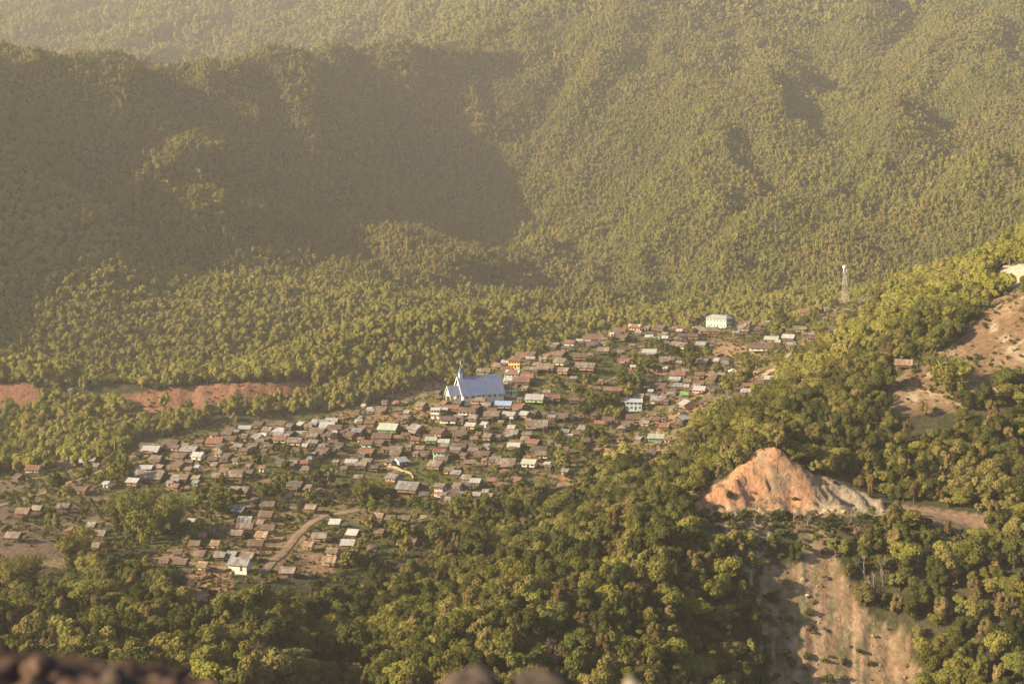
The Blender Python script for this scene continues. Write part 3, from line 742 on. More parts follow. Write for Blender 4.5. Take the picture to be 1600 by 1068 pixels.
ROOFW = {'B': 'brown-roofed', 'D': 'dark-roofed', 'R': 'rust-roofed', 'T': 'tan-roofed', 'W': 'white-roofed', 'G': 'grey-roofed', 'U': 'blue-roofed', 'N': 'grey-green-roofed', 'P': 'thatched', 'E': 'green-sheeted'}
WALLW = {'b': 'brown', 'o': 'orange timber', 'w': 'white', 'c': 'cream', 'g': 'dark green', 'k': 'pink', 'y': 'yellow', 'e': 'light green', 's': 'light blue', 'd': 'dark', 'm': 'pale green', 'r': 'red', 't': 'light bamboo'}
HLIST = []      # (root, u, v, base words, tail words, own label)
HPOS = []       # plan position and radius
def build_house(u, v, wpx, roof, wall, typ, own, pos=None):
    gran = typ in 'fF'
    two = typ == '2'
    gab = typ == 'g'; lf = typ in 'lL'
    k0 = 650.0/F
    hs = 1.1 if gran else (0.25 if typ in '2s' else rnd.uniform(0.6, 1.3))
    hw = (1.4 if gran else 1.85) if not two else 4.4
    if typ == 'F': hw = 2.4
    hr = hs+hw+0.6
    x, y, z = hray(u, v, hr, 430, 1010)
    if pos is not None: x, y = pos
    z = ground(x, y)
    if typ == 'h': hw, D0 = 1.6, 3.0
    if gab: rz = R(rnd.uniform(-44, -30))
    elif typ == 'l': rz = R(rnd.uniform(32, 42))
    elif typ == 'L': rz = R(-74)
    elif typ in 's': rz = R(-8)
    elif typ == 'F': rz = R(-14)
    else: rz = R(rnd.uniform(-24, -4))
    W = wpx*1.02*y/F
    D = max(2.8, min(8.0, W*0.62)) if not gran else max(2.6, min(4.2, W*0.55))
    oe, og = (0.8, 0.5) if not gran else (0.75, 0.55)
    if typ == 'L':
        L = 7.0; D = W*0.8
    else:
        L = max(2.2, (W-abs(math.sin(rz))*(D+1.1))/max(math.cos(rz), 0.5)-2*og)
        if gab or lf: L = max(L, W*0.55)
    if typ == 's': D = 7.0
    pitch = R(rnd.uniform(24, 31)) if not gran else R(36)
    if two: pitch = R(20)
    rise = math.tan(pitch)*D/2
    root = empty('granary' if gran else 'shed' if typ == 'h' else 'house', (x, y, z), rz)
    wm = gable_wall(L, D, hw, rise*0.97)
    mobj('wall', wm, root, WALL[wall], (0, 0, hs))
    hip = 0.0
    if own and 'hipped' in own: hip = D*0.5
    elif not gran and not gab and not lf and rnd.random() < 0.12: hip = D*0.35
    mobj('roof', gable_roof(L, D, hw, rise, oe, og, rnd, 0.22 if roof == 'P' else 0.09, hip), root, ROOF[roof], (0, 0, hs))
    if typ not in '2s':
        for px in (-L/2+0.25, L/2-0.25):
            for py in (-D/2+0.25, D/2-0.25):
                mobj('post', POST, root, None, (px, py, hs-0.01))
    else:
        mb = MB(); mb.box(-L/2-0.1, -D/2-0.1, -2.5, L/2+0.1, D/2+0.1, hs-0.004)
        mobj('foundation', mb.mesh('foundation', [M_CONC]), root)
    if not gran:
        nw = 2 if L < 6 else 3
        if typ == 's': nw = 8
        if own and 'row' in own and typ == 'n': nw = 5
        floors = [hs+hw*0.55] if not two else [hs+1.3, hs+3.3]
        for fz in floors:
            slots = nw+1 if typ != 's' else nw
            for i in range(slots):
                px = -L/2+L*(i+0.5)/slots
                if i == slots//2 and fz == floors[0]:
                    mobj('door', DOOR, root, None, (px, -D/2, hs+0.02))
                elif L/slots > 1.3:
                    mobj('window', WIN, root, None, (px, -D/2, fz))
        if lf or typ == 'L' or rnd.random() < 0.5:
            mobj('window', WIN, root, None, (-L/2, 0, floors[-1]), R(-90))
        if typ == 'L':
            mobj('window', WIN, root, None, (-L/2, D*0.28, floors[-1]), R(-90))
        if not own and typ == 'n' and rnd.random() < 0.4:
            ll = L*rnd.uniform(0.45, 0.8); off = rnd.uniform(-0.5, 0.5)*(L-ll)
            o = mobj('lean_to_roof', lean_roof(ll, 2.1, hs+hw*0.92, 0.75), root, ROOF[rnd.choice('BTGBRT')], (off, -D/2-oe*0.3, 0))
            for sx in (-1, 1): mobj('post', POST, root, None, (off+sx*(ll/2-0.2), -D/2-oe*0.3-1.95, hs+hw*0.92-0.78))
    else:
        mobj('door', DOOR, root, None, (L*0.2, -D/2, hs+0.02)).scale = (0.8, 1, min(1.0, hw*0.45))
        if typ == 'F':
            mb = MB(); mb.box(-L/2-0.15, -D/2-0.18, 0.0, L/2+0.15, -D/2-0.02, 1.05)
            mobj('plinth_wall', mb.mesh('plinth_wall'), root, WALL['w'])
    noun = 'granary hut' if gran else 'house'
    if typ == 'h': noun = 'shed'
    elif not gran and wpx < 13: noun = 'hut'
    if gab: noun = 'house with dark right gable' if wall in 'db' else 'house'
    base = ROOFW[roof]+' '+noun
    tail = '' if gab and wall in 'db' else 'with '+WALLW[wall]+' walls'
    root['category'] = 'granary' if gran else 'shed' if typ == 'h' else 'house'
    root['group'] = 'small sheds between the village houses' if typ == 'h' else 'small granaries and sheds below the village' if gran else 'houses of the hillside village'
    HLIST.append((root, u, v, base, tail, own))
    HPOS.append((x, y, max(L, D)*0.5+0.6))
for line in HOUSES.strip().split('\n'):
    ent = line.split(';')
    ox, oy, s = REG[ent[0]]
    for e in ent[1:]:
        own = None
        if '|' in e: e, own = e.split('|')
        p = e.split()
        build_house(ox+float(p[0])/s, oy+float(p[1])/s, float(p[2])/s, p[3], p[4], p[5], own)

for _ in range(3000):
    if sum(1 for h in HLIST if h[0]['category'] == 'shed') >= 235: break
    h = rnd.choice(HLIST)
    if h[0]['category'] != 'house' or not (150 < h[1] < 1340) or h[2] > 790: continue
    x = h[0].location.x+rnd.uniform(-9, 9); y = h[0].location.y+rnd.uniform(-11, 11)
    if min(math.hypot(x-a, y-b)-c for a, b, c in HPOS) < 1.5: continue
    zz = ground(x, y); uu, vv_ = 800+F*x/y, VH-F*(zz+2.5)/y
    if not inpoly(uu, VH-F*zz/y, VILLAGE) or math.hypot(uu-745, (vv_-610)*2) < 62: continue
    build_house(uu, vv_, rnd.uniform(3.2, 6.4)*F/y, rnd.choice('BBDDTGRBTW'), rnd.choice('bbbdto'), 'h', None, (x, y))

# ------------------------------------------------------------------ the mint building on the ridge
x, y, z = hray(1124, 496, 6.5, 700, 1000)
root = empty('house', (x, y, z), R(-38))
tag(root, 'mint-green two-storey building with pale roof on the ridge', 'house', 'houses of the hillside village')
for (nm, bx) in (('wall', (-7.5, -4.2, 0.3, 7.5, 4.2, 3.6)),):
    mb = MB(); mb.box(*bx); mobj('wall', mb.mesh('wall'), root, WALL['m'])
mb = MB(); mb.box(-7.5, -4.2, 3.603, 7.5, 4.2, 6.8); mobj('upper_wall', mb.mesh('upper_wall'), root, plain('wall_pale_mint', (0.33, 0.42, 0.32), var=0.08))
mobj('roof', gable_roof(15, 8.4, 6.8, 1.7, 0.8, 0.7, rnd, 0.09, 3.0), root, ROOF['W'])
mb = MB(); mb.box(-7.6, -4.3, -3, 7.6, 4.3, 0.296); mobj('foundation', mb.mesh('foundation', [M_CONC]), root)
for fz in (2.0, 5.2):
    for i in range(6): mobj('window', WIN, root, None, (-6.2+2.48*i, -4.2, fz))
    for i in range(4): mobj('window', WIN, root, None, (7.5, -3.1+2.05*i, fz), R(90))
    for i in range(4): mobj('window', WIN, root, None, (-7.5, -3.1+2.05*i, fz), R(-90))
HPOS.append((x, y, 8))

# ------------------------------------------------------------------ church
def church():
    x, y, z = hray(748, 622, 0, 600, 900)
    root = empty('church', (x, y, z+0.3), R(25))
    tag(root, 'blue-roofed church with steep roof, white gables and small spire above the village', 'church')
    L, D, h, rise = 23.0, 12.5, 3.4, 8.4
    w = gable_wall(L, D, h, rise*0.98)
    mobj('wall', w, root, WALL['w'])
    mb = MB(); mb.box(-L/2-0.15, -D/2-0.15, -4, L/2+0.15, D/2+0.15, -0.004); mobj('foundation', mb.mesh('foundation', [M_CONC]), root)
    M_CR = roof_mat('roof_church', (0.10, 0.125, 0.22), (0.125, 0.148, 0.23), 0.3, 0.42)
    M_WP = plain('white_paint', (0.55, 0.53, 0.50), var=0.06)
    r2 = random.Random(3)
    mobj('roof', gable_roof(L, D, h, rise, 0.8, 0.9, r2, 0.12), root, M_CR)
    # white barge boards on the left gable
    s = rise/(D/2)
    for sy in (-1, 1):
        mb = MB()
        a = (-L/2-0.95, 0, h+rise+0.16); b = (-L/2-0.95, sy*(D/2+0.8), h-s*0.8+0.16)
        mb.prism([a, b, (b[0], b[1], b[2]-0.75), (a[0], a[1], a[2]-0.95)], (-0.14, 0, 0))
        mobj('barge_board', mb.mesh('barge_board'), root, M_WP)
    # porch
    PL, PD, ph, pr = 6.0, 6.4, 2.9, 4.3
    px = -L/2-PL/2-0.2
    mobj('porch_gable', gable_wall(0.4, PD, 0.9, pr*0.97), root, WALL['w'], (px-PL/2+0.4, 0, ph-0.9))
    mobj('porch_roof', gable_roof(PL, PD, ph, pr, 0.5, 0.35, r2, 0.1), root, M_CR, (px, 0, 0))
    s2 = pr/(PD/2)
    for sy in (-1, 1):
        mb = MB()
        a = (px-PL/2-0.4, 0, ph+pr+0.14); b = (px-PL/2-0.4, sy*(PD/2+0.5), ph-s2*0.5+0.14)
        mb.prism([a, b, (b[0], b[1], b[2]-0.5), (a[0], a[1], a[2]-0.65)], (-0.1, 0, 0))
        mobj('barge_board', mb.mesh('barge_board'), root, M_WP)
    for ax in (-PL/2+0.4, -0.2, PL/2-0.6):
        for sy in (-1, 1):
            mb = MB(); mb.box(px+ax-0.16, sy*(PD/2-0.3)-0.16, -3, px+ax+0.16, sy*(PD/2-0.3)+0.16, ph-0.02)
            mobj('porch_post', mb.mesh('porch_post'), root, M_WP)
    mb = MB(); mb.box(-L/2-0.06, -1.2, 0, -L/2+0.02, 1.2, 2.5); mobj('door', mb.mesh('door', [M_DARK]), root)
    for i in range(7):
        wx = -L/2+2.2+(L-4.0)*i/6
        o = mobj('window', WIN, root, None, (wx, -D/2, 1.75)); o.scale = (0.85, 1, 1.75)
    # spire with louvred base and a cross
    sx = -L/2+1.0; zr = h+rise
    mb = MB(); mb.box(sx-0.9, -0.9, zr-1.6, sx+0.9, 0.9, zr+1.5); mobj('belfry', mb.mesh('belfry'), root, M_WP)
    mb = MB(); b = len(mb.v)
    hh = zr+1.5
    for t, rr in ((0, 1.25), (0.35, 0.85), (1.0, 0.62), (4.4, 0.06)):
        mb.v += [(sx-rr, -rr, hh+t), (sx+rr, -rr, hh+t), (sx+rr, rr, hh+t), (sx-rr, rr, hh+t)]
    for i in range(3):
        for k in range(4):
            mb.f.append([i*4+k, i*4+(k+1) % 4, i*4+4+(k+1) % 4, i*4+4+k]); mb.m.append(0)
    mb.f.append([3, 2, 1, 0]); mb.m.append(0); mb.f.append([12, 13, 14, 15]); mb.m.append(0)
    sp = mobj('spire', mb.mesh('spire'), root, plain('spire_blue', (0.10, 0.14, 0.33)))
    mb = MB(); zc = hh+4.4
    mb.box(sx-0.09, -0.09, zc-0.1, sx+0.09, 0.09, zc+2.1); mb.box(sx-0.09, -0.65, zc+1.25, sx+0.09, 0.65, zc+1.45)
    mobj('cross', mb.mesh('cross'), sp, M_WP)
    HPOS.append((x, y, 17))
church()

# ------------------------------------------------------------------ lattice mast
def mast():
    x, y, z = hray(1320, 474, 0, 800, 1050)
    root = empty('lattice_mast', (x, y, z), R(20))
    tag(root, 'tall red and white lattice telecom mast with a white dish near its top', 'mast')
    m, nt, out = new_mat('mast_paint')
    tc = N(nt, 'ShaderNodeTexCoord'); sp = N(nt, 'ShaderNodeSeparateXYZ'); nt.links.new(tc.outputs['Object'], sp.inputs[0])
    d = N(nt, 'ShaderNodeMath', operation='DIVIDE'); nt.links.new(sp.outputs[2], d.inputs[0]); d.inputs[1].default_value = 13.0
    fr = N(nt, 'ShaderNodeMath', operation='FRACT'); nt.links.new(d.outputs[0], fr.inputs[0])
    gt = N(nt, 'ShaderNodeMath', operation='GREATER_THAN'); nt.links.new(fr.outputs[0], gt.inputs[0]); gt.inputs[1].default_value = 0.68
    b = N(nt, 'ShaderNodeBsdfPrincipled'); nt.links.new(mixc(nt, gt.outputs[0], (0.40, 0.37, 0.33), (0.30, 0.17, 0.135)), b.inputs['Base Color'])
    nt.links.new(b.outputs[0], out.inputs[0])
    H = 27.0
    def half(zz): return 2.0-1.25*min(zz/20.0, 1.0)
    for sx, sy in ((-1,-1),(1,-1),(1,1),(-1,1)):
        mb = MB(); mb.tube([(sx*half(t), sy*half(t), t) for t in (-1, 5, 10, 20, H)], [0.10,0.09,0.085,0.08,0.07], 5)
        mobj('leg', mb.mesh('leg'), root, m)
    mb = MB(); zs = [0]
    while zs[-1] < H-0.5: zs.append(min(H, zs[-1]+max(1.6, half(zs[-1])*1.7)))
    for z0, z1 in zip(zs, zs[1:]):
        a, c = half(z0), half(z1)
        cor = [(-1,-1),(1,-1),(1,1),(-1,1)]
        for i in range(4):
            p, q = cor[i], cor[(i+1) % 4]
            mb.tube([(p[0]*a, p[1]*a, z0), (q[0]*c, q[1]*c, z1)], 0.04, 4)
            mb.tube([(q[0]*a, q[1]*a, z0), (p[0]*c, p[1]*c, z1)], 0.05, 4)
            mb.tube([(p[0]*c, p[1]*c, z1), (q[0]*c, q[1]*c, z1)], 0.05, 4)
    mobj('bracing', mb.mesh('bracing'), root, m)
    wp = plain('antenna_white', (0.75, 0.72, 0.68), var=0.05)
    for ang in (200, 320, 80):
        mb = MB(); cx, cy_ = 1.35*math.cos(R(ang)), 1.35*math.sin(R(ang))
        mb.box(cx-0.2, cy_-0.14, 22.0, cx+0.2, cy_+0.14, 25.0); mb.box(min(cx,0)-0.04, min(cy_,0)-0.04, 23.3, max(cx,0)+0.04, max(cy_,0)+0.04, 23.4)
        mobj('panel_antenna', mb.mesh('panel_antenna'), root, wp)
    mb = MB()
    mb.tube([(-1.5,-0.9,25.7),(-1.35,-0.8,25.7),(-1.0,-0.6,25.7)], [0.85,0.8,0.25], 14)
    mb.tube([(-1.0,-0.6,25.7),(-0.6,-0.4,25.7)], 0.09, 5)
    mobj('dish_antenna', mb.mesh('dish_antenna'), root, wp)
    mb = MB(); mb.tube([(0,0,H),(0,0,H+2.4)], 0.06, 5); mobj('lightning_rod', mb.mesh('lightning_rod'), root, m)
    mb = MB(); mb.box(-1.2,-1.2,21.2,1.2,1.2,21.32); mobj('platform', mb.mesh('platform'), root, m)
mast()

# ------------------------------------------------------------------ small village things
def car(u, v):
    x, y, z = hray(u, v, 0.8, 600, 900)
    root = empty('parked_car', (x, y, z+0.12), R(8))
    tag(root, 'small white car parked on the dirt road right of the houses', 'car')
    wp = plain('car_white', (0.78, 0.76, 0.72), rough=0.35, var=0.04)
    mb = MB(); mb.prism([(-2.05,-0.8,0.35),(-2.05,-0.8,0.85),(-1.85,-0.8,1.0),(-0.95,-0.8,1.05),(-0.35,-0.8,1.5),(1.2,-0.8,1.52),(1.95,-0.8,1.05),(2.05,-0.8,0.85),(2.05,-0.8,0.35)][::-1], (0,1.6,0))
    mobj('body', mb.mesh('body'), root, wp)
    gl = plain('car_glass', (0.03,0.035,0.04), rough=0.15)
    for sy in (-1, 1):
        mb = MB(); yy = sy*0.81
        mb.prism([(-0.7,yy-0.01,1.05),(-0.3,yy-0.01,1.42),(1.15,yy-0.01,1.44),(1.6,yy-0.01,1.05)], (0,0.02,0)); mobj('side_window', mb.mesh('side_window'), root, gl)
        for wx in (-1.25, 1.3):
            mb = MB(); mb.tube([(wx,sy*0.66,0.32),(wx,sy*0.84,0.32)], 0.32, 14); mobj('wheel', mb.mesh('wheel'), root, M_DARK)
car(1144, 579)

for (u, v, h, lab) in ((797, 668, 8, 'slim wooden pole in the garden below the white-roofed row'), (1026, 600, 8, 'slim wooden pole left of the rust-roofed upper houses'),
        (838, 548, 9, 'slim wooden pole beside the tan huts on the ridge'), (1233, 556, 9, 'slim wooden pole beside the earth bank at the right end'), (179, 716, 9, 'slim wooden pole between school and village')):
    x, y, z = hray(u, v, 0, 430, 1000)
    root = empty('utility_pole', (x, y, z)); tag(root, lab, 'pole', 'utility poles in the village')
    mb = MB(); mb.tube([(0,0,-1),(0,0,h)], [0.16,0.10], 7); mobj('shaft', mb.mesh('shaft'), root, M_PALEBARK)
    mb = MB(); mb.box(-0.8,-0.2,h-0.8,0.8,-0.101,h-0.65); mobj('crossarm', mb.mesh('crossarm'), root, M_WOOD)

def wall_run(name, px, h, t, label, cat, mat):
    pts = [Vector(hray(u, v, 0, 430, 900)) for u, v in px]
    fine = []
    for a, b in zip(pts, pts[1:]):
        n = max(2, int((b-a).length/0.9))
        fine += [a.lerp(b, i/n) for i in range(n)]
    fine.append(pts[-1]); V = []; Fc = []
    for i, p in enumerate(fine):
        d = fine[min(i+1, len(fine)-1)]-fine[max(i-1, 0)]; s = Vector((-d.y, d.x, 0)).normalized()*t/2
        zz = ground(p.x, p.y); hh = h+rnd.gauss(0, 0.1)
        V += [(p.x-s.x, p.y-s.y, zz-0.8), (p.x+s.x, p.y+s.y, zz-0.8), (p.x+s.x*0.8, p.y+s.y*0.8, zz+hh), (p.x-s.x*0.8, p.y-s.y*0.8, zz+hh)]
    for i in range(len(fine)-1):
        for k in range(4): Fc.append([i*4+k, i*4+(k+1) % 4, i*4+4+(k+1) % 4, i*4+4+k])
    Fc += [[3,2,1,0], [len(V)-4, len(V)-3, len(V)-2, len(V)-1]]
    return tag(mobj(name, mesh_np(name, V, Fc, [mat])), label, cat)
wall_run('stone_wall', [(605,729),(622,733),(640,740),(646,748)], 1.1, 0.4, 'curved pale retaining wall beside the pale blue-white house', 'wall', M_STONE)
wall_run('stone_wall', [(596,826),(612,822),(626,825)], 1.2, 0.5, 'low orange retaining wall below the lower granaries', 'wall', M_STONE)
def fence(px, label):
    pts = [Vector(hray(u, v, 0, 430, 900)) for u, v in px]
    root = empty('bamboo_fence', pts[0]); tag(root, label, 'fence')
    for a, b in zip(pts, pts[1:]):
        n = max(2, int((b-a).length/3.0))
        for i in range(n):
            p = a.lerp(b, i/n)-pts[0]; p.z = ground(p.x+pts[0].x, p.y+pts[0].y)-pts[0].z
            q = a.lerp(b, (i+1)/n)-pts[0]; q.z = ground(q.x+pts[0].x, q.y+pts[0].y)-pts[0].z
            mobj('post', FPOST, root, None, p)
            mb = MB()
            for hz in (0.35, 0.75, 1.1): mb.tube([(p.x,p.y,p.z+hz),(q.x,q.y,q.z+hz)], 0.05, 4)
            for k in range(9):
                c = p.lerp(q, (k+0.5)/9); mb.tube([(c.x,c.y-0.03,c.z-0.1),(c.x,c.y-0.03,c.z+1.2)], 0.045, 4)
            mobj('rail_panel', mb.mesh('rail_panel', [M_PALEBARK]), root)
mb = MB(); mb.tube([(0,0,-0.6),(0,0,1.4)], [0.10,0.08], 5); FPOST = mb.mesh('post', [M_WOOD])
fence([(282,892),(330,893),(372,893)], 'bamboo fence along the top of the red ploughed plot')
fence([(760,742),(800,741),(838,740)], 'bamboo fence in the gardens below the grey-green roof')

# ------------------------------------------------------------------ plants
def rand_dirs(n, r, zmin=-0.45):
    d = r.normal(size=(int(n*2.2)+8, 3)); d /= np.linalg.norm(d, axis=1)[:, None]
    d = d[d[:, 2] > zmin]
    return d[:n] if len(d) >= n else np.concatenate([d, d])[:n]

def quad_cloud(pos, nrm, size, r, aspect=1.0):
    n = len(pos)
    nrm = nrm/np.linalg.norm(nrm, axis=1)[:, None]
    t = r.normal(size=(n, 3)); e1 = np.cross(nrm, t); e1 /= np.linalg.norm(e1, axis=1)[:, None]
    e2 = np.cross(nrm, e1)
    s = size*(0.6+0.8*r.random(n))[:, None]
    a = e1*s; b = e2*s*aspect
    j = lambda: 1+0.35*(r.random((n, 1))-0.5)
    V = np.stack([pos-a*j()-b*0.3, pos-b*j()+a*0.25, pos+a*j()+b*0.3, pos+b*j()-a*0.25], 1).reshape(-1, 3)
    return V, np.arange(n*4).reshape(n, 4)

def crown_geo(seed, Rx, Rz, zc, npuff, nleaf, leaf, puff=0.42, up=0.2, jit=0.55, core=False):
    r = np.random.default_rng(seed)
    c = []
    while len(c) < npuff:
        p = r.normal(size=3); p /= np.linalg.norm(p)
        rad = r.random()**0.5*0.9
        p = p*rad
        p = p*np.array([1, 1, 1])
        if p[2] < -0.6: continue
        c.append(p)
    c = np.array(c); pr = puff*(0.5+0.85*r.random(npuff))
    V = []; Nn = []
    per = int(nleaf/npuff)
    for i in range(npuff):
        d = rand_dirs(per, r)
        p = c[i]+d*(pr[i]*(0.75+0.35*r.random((len(d), 1))))
        ok = np.ones(len(p), bool)
        for k in range(npuff):
            if k != i: ok &= np.linalg.norm(p-c[k], axis=1) > pr[k]*0.62
        V.append(p[ok]); Nn.append(d[ok])
    P = np.concatenate(V); D = np.concatenate(Nn)
    D = D+jit*r.normal(size=D.shape); D[:, 2] += up
    P = P*np.array([Rx, Rx, Rz]); P[:, 2] += zc
    V, Fq = quad_cloud(P, D, leaf, r)
    if core:
        th = np.linspace(0.05, math.pi-0.05, 5); ph = np.linspace(0, 2*math.pi, 7)[:-1]
        T, Ph = np.meshgrid(th, ph, indexing='ij')
        base = np.stack([np.sin(T)*np.cos(Ph), np.sin(T)*np.sin(Ph), np.cos(T)], -1).reshape(-1, 3)
        fq = np.array([[i*6+k, (i+1)*6+k, (i+1)*6+(k+1) % 6, i*6+(k+1) % 6] for i in range(4) for k in range(6)])
        for i in range(npuff):
            q = (c[i]+base*pr[i]*0.8*(0.9+0.2*r.random((len(base), 1))))*np.array([Rx, Rx, Rz]); q[:, 2] += zc
            Fq = np.concatenate([Fq, fq+len(V)]); V = np.concatenate([V, q])
    return V, Fq, c*np.array([Rx, Rx, Rz])+np.array([0, 0, zc])

def trunk_mesh(seed, h, r0, tips, mat=M_BARK, sides=6):
    r = random.Random(seed); mb = MB()
    top = (r.uniform(-.3, .3), r.uniform(-.3, .3), h)
    mid = (r.uniform(-.2, .2), r.uniform(-.2, .2), h*0.5)
    mb.tube([(0, 0, -1.2), (mid[0]*0.3, mid[1]*0.3, h*0.2), mid, top], [r0*1.25, r0, r0*0.8, r0*0.4], sides)
    for t in tips:
        zb = h*r.uniform(0.4, 0.8)
        b = (mid[0], mid[1], zb)
        m2 = tuple(b[i]*0.45+t[i]*0.55 + (0.3 if i == 2 else 0) for i in range(3))
        mb.tube([b, m2, tuple(t)], [r0*0.45, r0*0.3, r0*0.1], 5)
    return mb.mesh('trunk', [mat], True)

# near trees: leaf clumps of 0.4 m, trunks with limbs
NEAR = []
for i, (Rx, Rz, zc, npf, nl) in enumerate([(4.2, 3.6, 4.4, 17, 2600), (3.5, 4.5, 5.2, 16, 2500), (5.0, 3.3, 4.6, 20, 3000), (3.0, 3.2, 3.8, 12, 1900), (4.4, 4.6, 5.6, 20, 3200), (3.8, 3.0, 3.9, 14, 2200), (4.8, 2.9, 4.8, 22, 2600), (2.9, 4.4, 5.0, 14, 2200)]):
    V, Fq, c = crown_geo(100+i, Rx, Rz, zc, npf, int(nl*1.45), 0.29, puff=0.34 if i % 2 else 0.42, jit=0.38)
    NEAR.append((mesh_np('crown', V, Fq), trunk_mesh(i, zc*0.8, 0.22, c[:5])))

def bare_tree_geo(seed, h):
    r = random.Random(seed); mb = MB(); tips = []
    def grow(p, d, l, rad, lev):
        q = p+d*l
        mid = p.lerp(q, 0.5)+Vector((r.gauss(0, 1), r.gauss(0, 1), 0))*l*0.06
        mb.tube([p, mid, q], [rad, rad*0.8, rad*0.6], 5 if lev < 2 else 3)
        if lev >= 4: tips.append(q); return
        for _ in range(3 if lev < 3 else 4):
            dd = (d+Vector((r.gauss(0, .55), r.gauss(0, .55), r.gauss(0.12, .3)))).normalized()
            grow(q, dd, l*r.uniform(0.55, 0.78), max(rad*0.55, 0.03), lev+1)
    grow(Vector((0, 0, -1)), Vector((0, 0, 1)), h*0.36, 0.2, 0)
    tr = mb.mesh('trunk', [M_PALEBARK])
    rr = np.random.default_rng(seed); T = np.array([list(t) for t in tips])
    P = np.repeat(T, 3, 0)+rr.normal(size=(len(T)*3, 3))*0.35
    V, Fq = quad_cloud(P, rr.normal(size=P.shape), 0.15, rr)
    return mesh_np('crown', V, Fq), tr
BARE = [bare_tree_geo(5, 9.0), bare_tree_geo(8, 10.0)]

def bamboo_geo(seed, h, n):
    r = random.Random(seed); rr = np.random.default_rng(seed); mb = MB(); P = []; D = []
    for i in range(n):
        a = r.uniform(0, 2*math.pi); b0 = r.uniform(0, 0.9); hh = h*r.uniform(0.7, 1.05); lean = r.uniform(0.12, 0.5)
        bx, by = b0*math.cos(a), b0*math.sin(a); pts = []
        for k in range(6):
            t = k/5; off = lean*hh*t**2.2
            pts.append((bx+math.cos(a)*off, by+math.sin(a)*off, hh*t-0.5*lean*hh*t**4-(0.4 if k == 0 else 0)))
        mb.tube(pts, [0.09, 0.08, 0.07, 0.055, 0.04, 0.02], 4)
        m = 95
        for k in range(m):
            t = r.uniform(0.12, 1.0); s = t*5; j = min(4, int(s)); f = s-j
            p = [pts[j][q]*(1-f)+pts[j+1][q]*f for q in range(3)]
            rad = 0.9*(1.1-abs(t-0.65))
            P.append([p[0]+r.gauss(0, rad*.6), p[1]+r.gauss(0, rad*.6), p[2]+r.gauss(-0.1, .4)])
            D.append([math.cos(a)+r.gauss(0, .7), math.sin(a)+r.gauss(0, .7), 0.5+r.gauss(0, .5)])
    V, Fq = quad_cloud(np.array(P), np.array(D), 0.52, rr, 0.26)
    return mesh_np('foliage', V, Fq), mb.mesh('culms', [M_CULM])
BAMBOO = [bamboo_geo(1, 11.5, 36), bamboo_geo(2, 9.5, 28), bamboo_geo(4, 13.0, 40)]

def banana_geo(seed, h):
    r = random.Random(seed); V = []; Fc = []; mb = MB()
    for s in range(3):
        ox, oy = r.gauss(0, .5), r.gauss(0, .5); hs = h*r.uniform(.6, 1)
        mb.tube([(ox*0.05, oy*0.05, -0.4), (ox, oy, 0.2), (ox*1.1, oy*1.1, hs*0.55)], [0.3, 0.16, 0.1], 6)
        for k in range(8):
            a = k*2.4+r.random(); el = r.uniform(0.5, 1.25); ln = hs*r.uniform(.55, .8); b0 = len(V)
            for q in range(5):
                t = q/4; out = ln*t*math.cos(el)+0.05; up = hs*0.55+ln*(t*math.sin(el)-0.75*t*t*(1.3-el*0.5)*0.8)
                w = 0.32*math.sin(math.pi*(0.12+0.82*t))
                cx, cy_ = ox*1.1+math.cos(a)*out, oy*1.1+math.sin(a)*out
                V += [(cx-math.sin(a)*w, cy_+math.cos(a)*w, up-0.08), (cx, cy_, up), (cx+math.sin(a)*w, cy_-math.cos(a)*w, up-0.08)]
            for q in range(4):
                for m_ in (0, 1): Fc.append([b0+q*3+m_, b0+q*3+m_+1, b0+q*3+m_+4, b0+q*3+m_+3])
    return mesh_np('leaves', V, Fc), mb.mesh('stem', [M_CULM])
BANANA_M = [banana_geo(1, 3.6), banana_geo(2, 4.2)]

GARDEN = []
for i, (Rx, Rz, zc, npf, nl) in enumerate([(1.9, 1.7, 2.6, 8, 800), (2.4, 2.3, 3.6, 10, 1100), (1.6, 2.4, 3.2, 8, 800)]):
    V, Fq, c = crown_geo(200+i, Rx, Rz, zc, npf, nl, 0.27)
    GARDEN.append((mesh_np('crown', V, Fq), trunk_mesh(30+i, zc*0.8, 0.12, c[:3], sides=5)))
r_ = np.random.default_rng(77)
Pp = []; Dd = []
for k in range(9):
    zz = 1.5+k*0.85; rad = 2.1*(1-k/9.5)+0.2; nn = int(90*(1-k/11))
    a = r_.random(nn)*6.283; rr_ = rad*np.sqrt(r_.random(nn))
    Pp.append(np.stack([rr_*np.cos(a), rr_*np.sin(a), zz-rr_*0.25+r_.normal(size=nn)*0.12], 1)); Dd.append(np.stack([np.cos(a)*0.5, np.sin(a)*0.5, np.ones(nn)], 1)+r_.normal(size=(nn, 3))*0.4)
V, Fq = quad_cloud(np.concatenate(Pp), np.concatenate(Dd), 0.3, r_)
CONIFER = [(mesh_np('crown', V, Fq), trunk_mesh(50, 8.0, 0.16, []))]

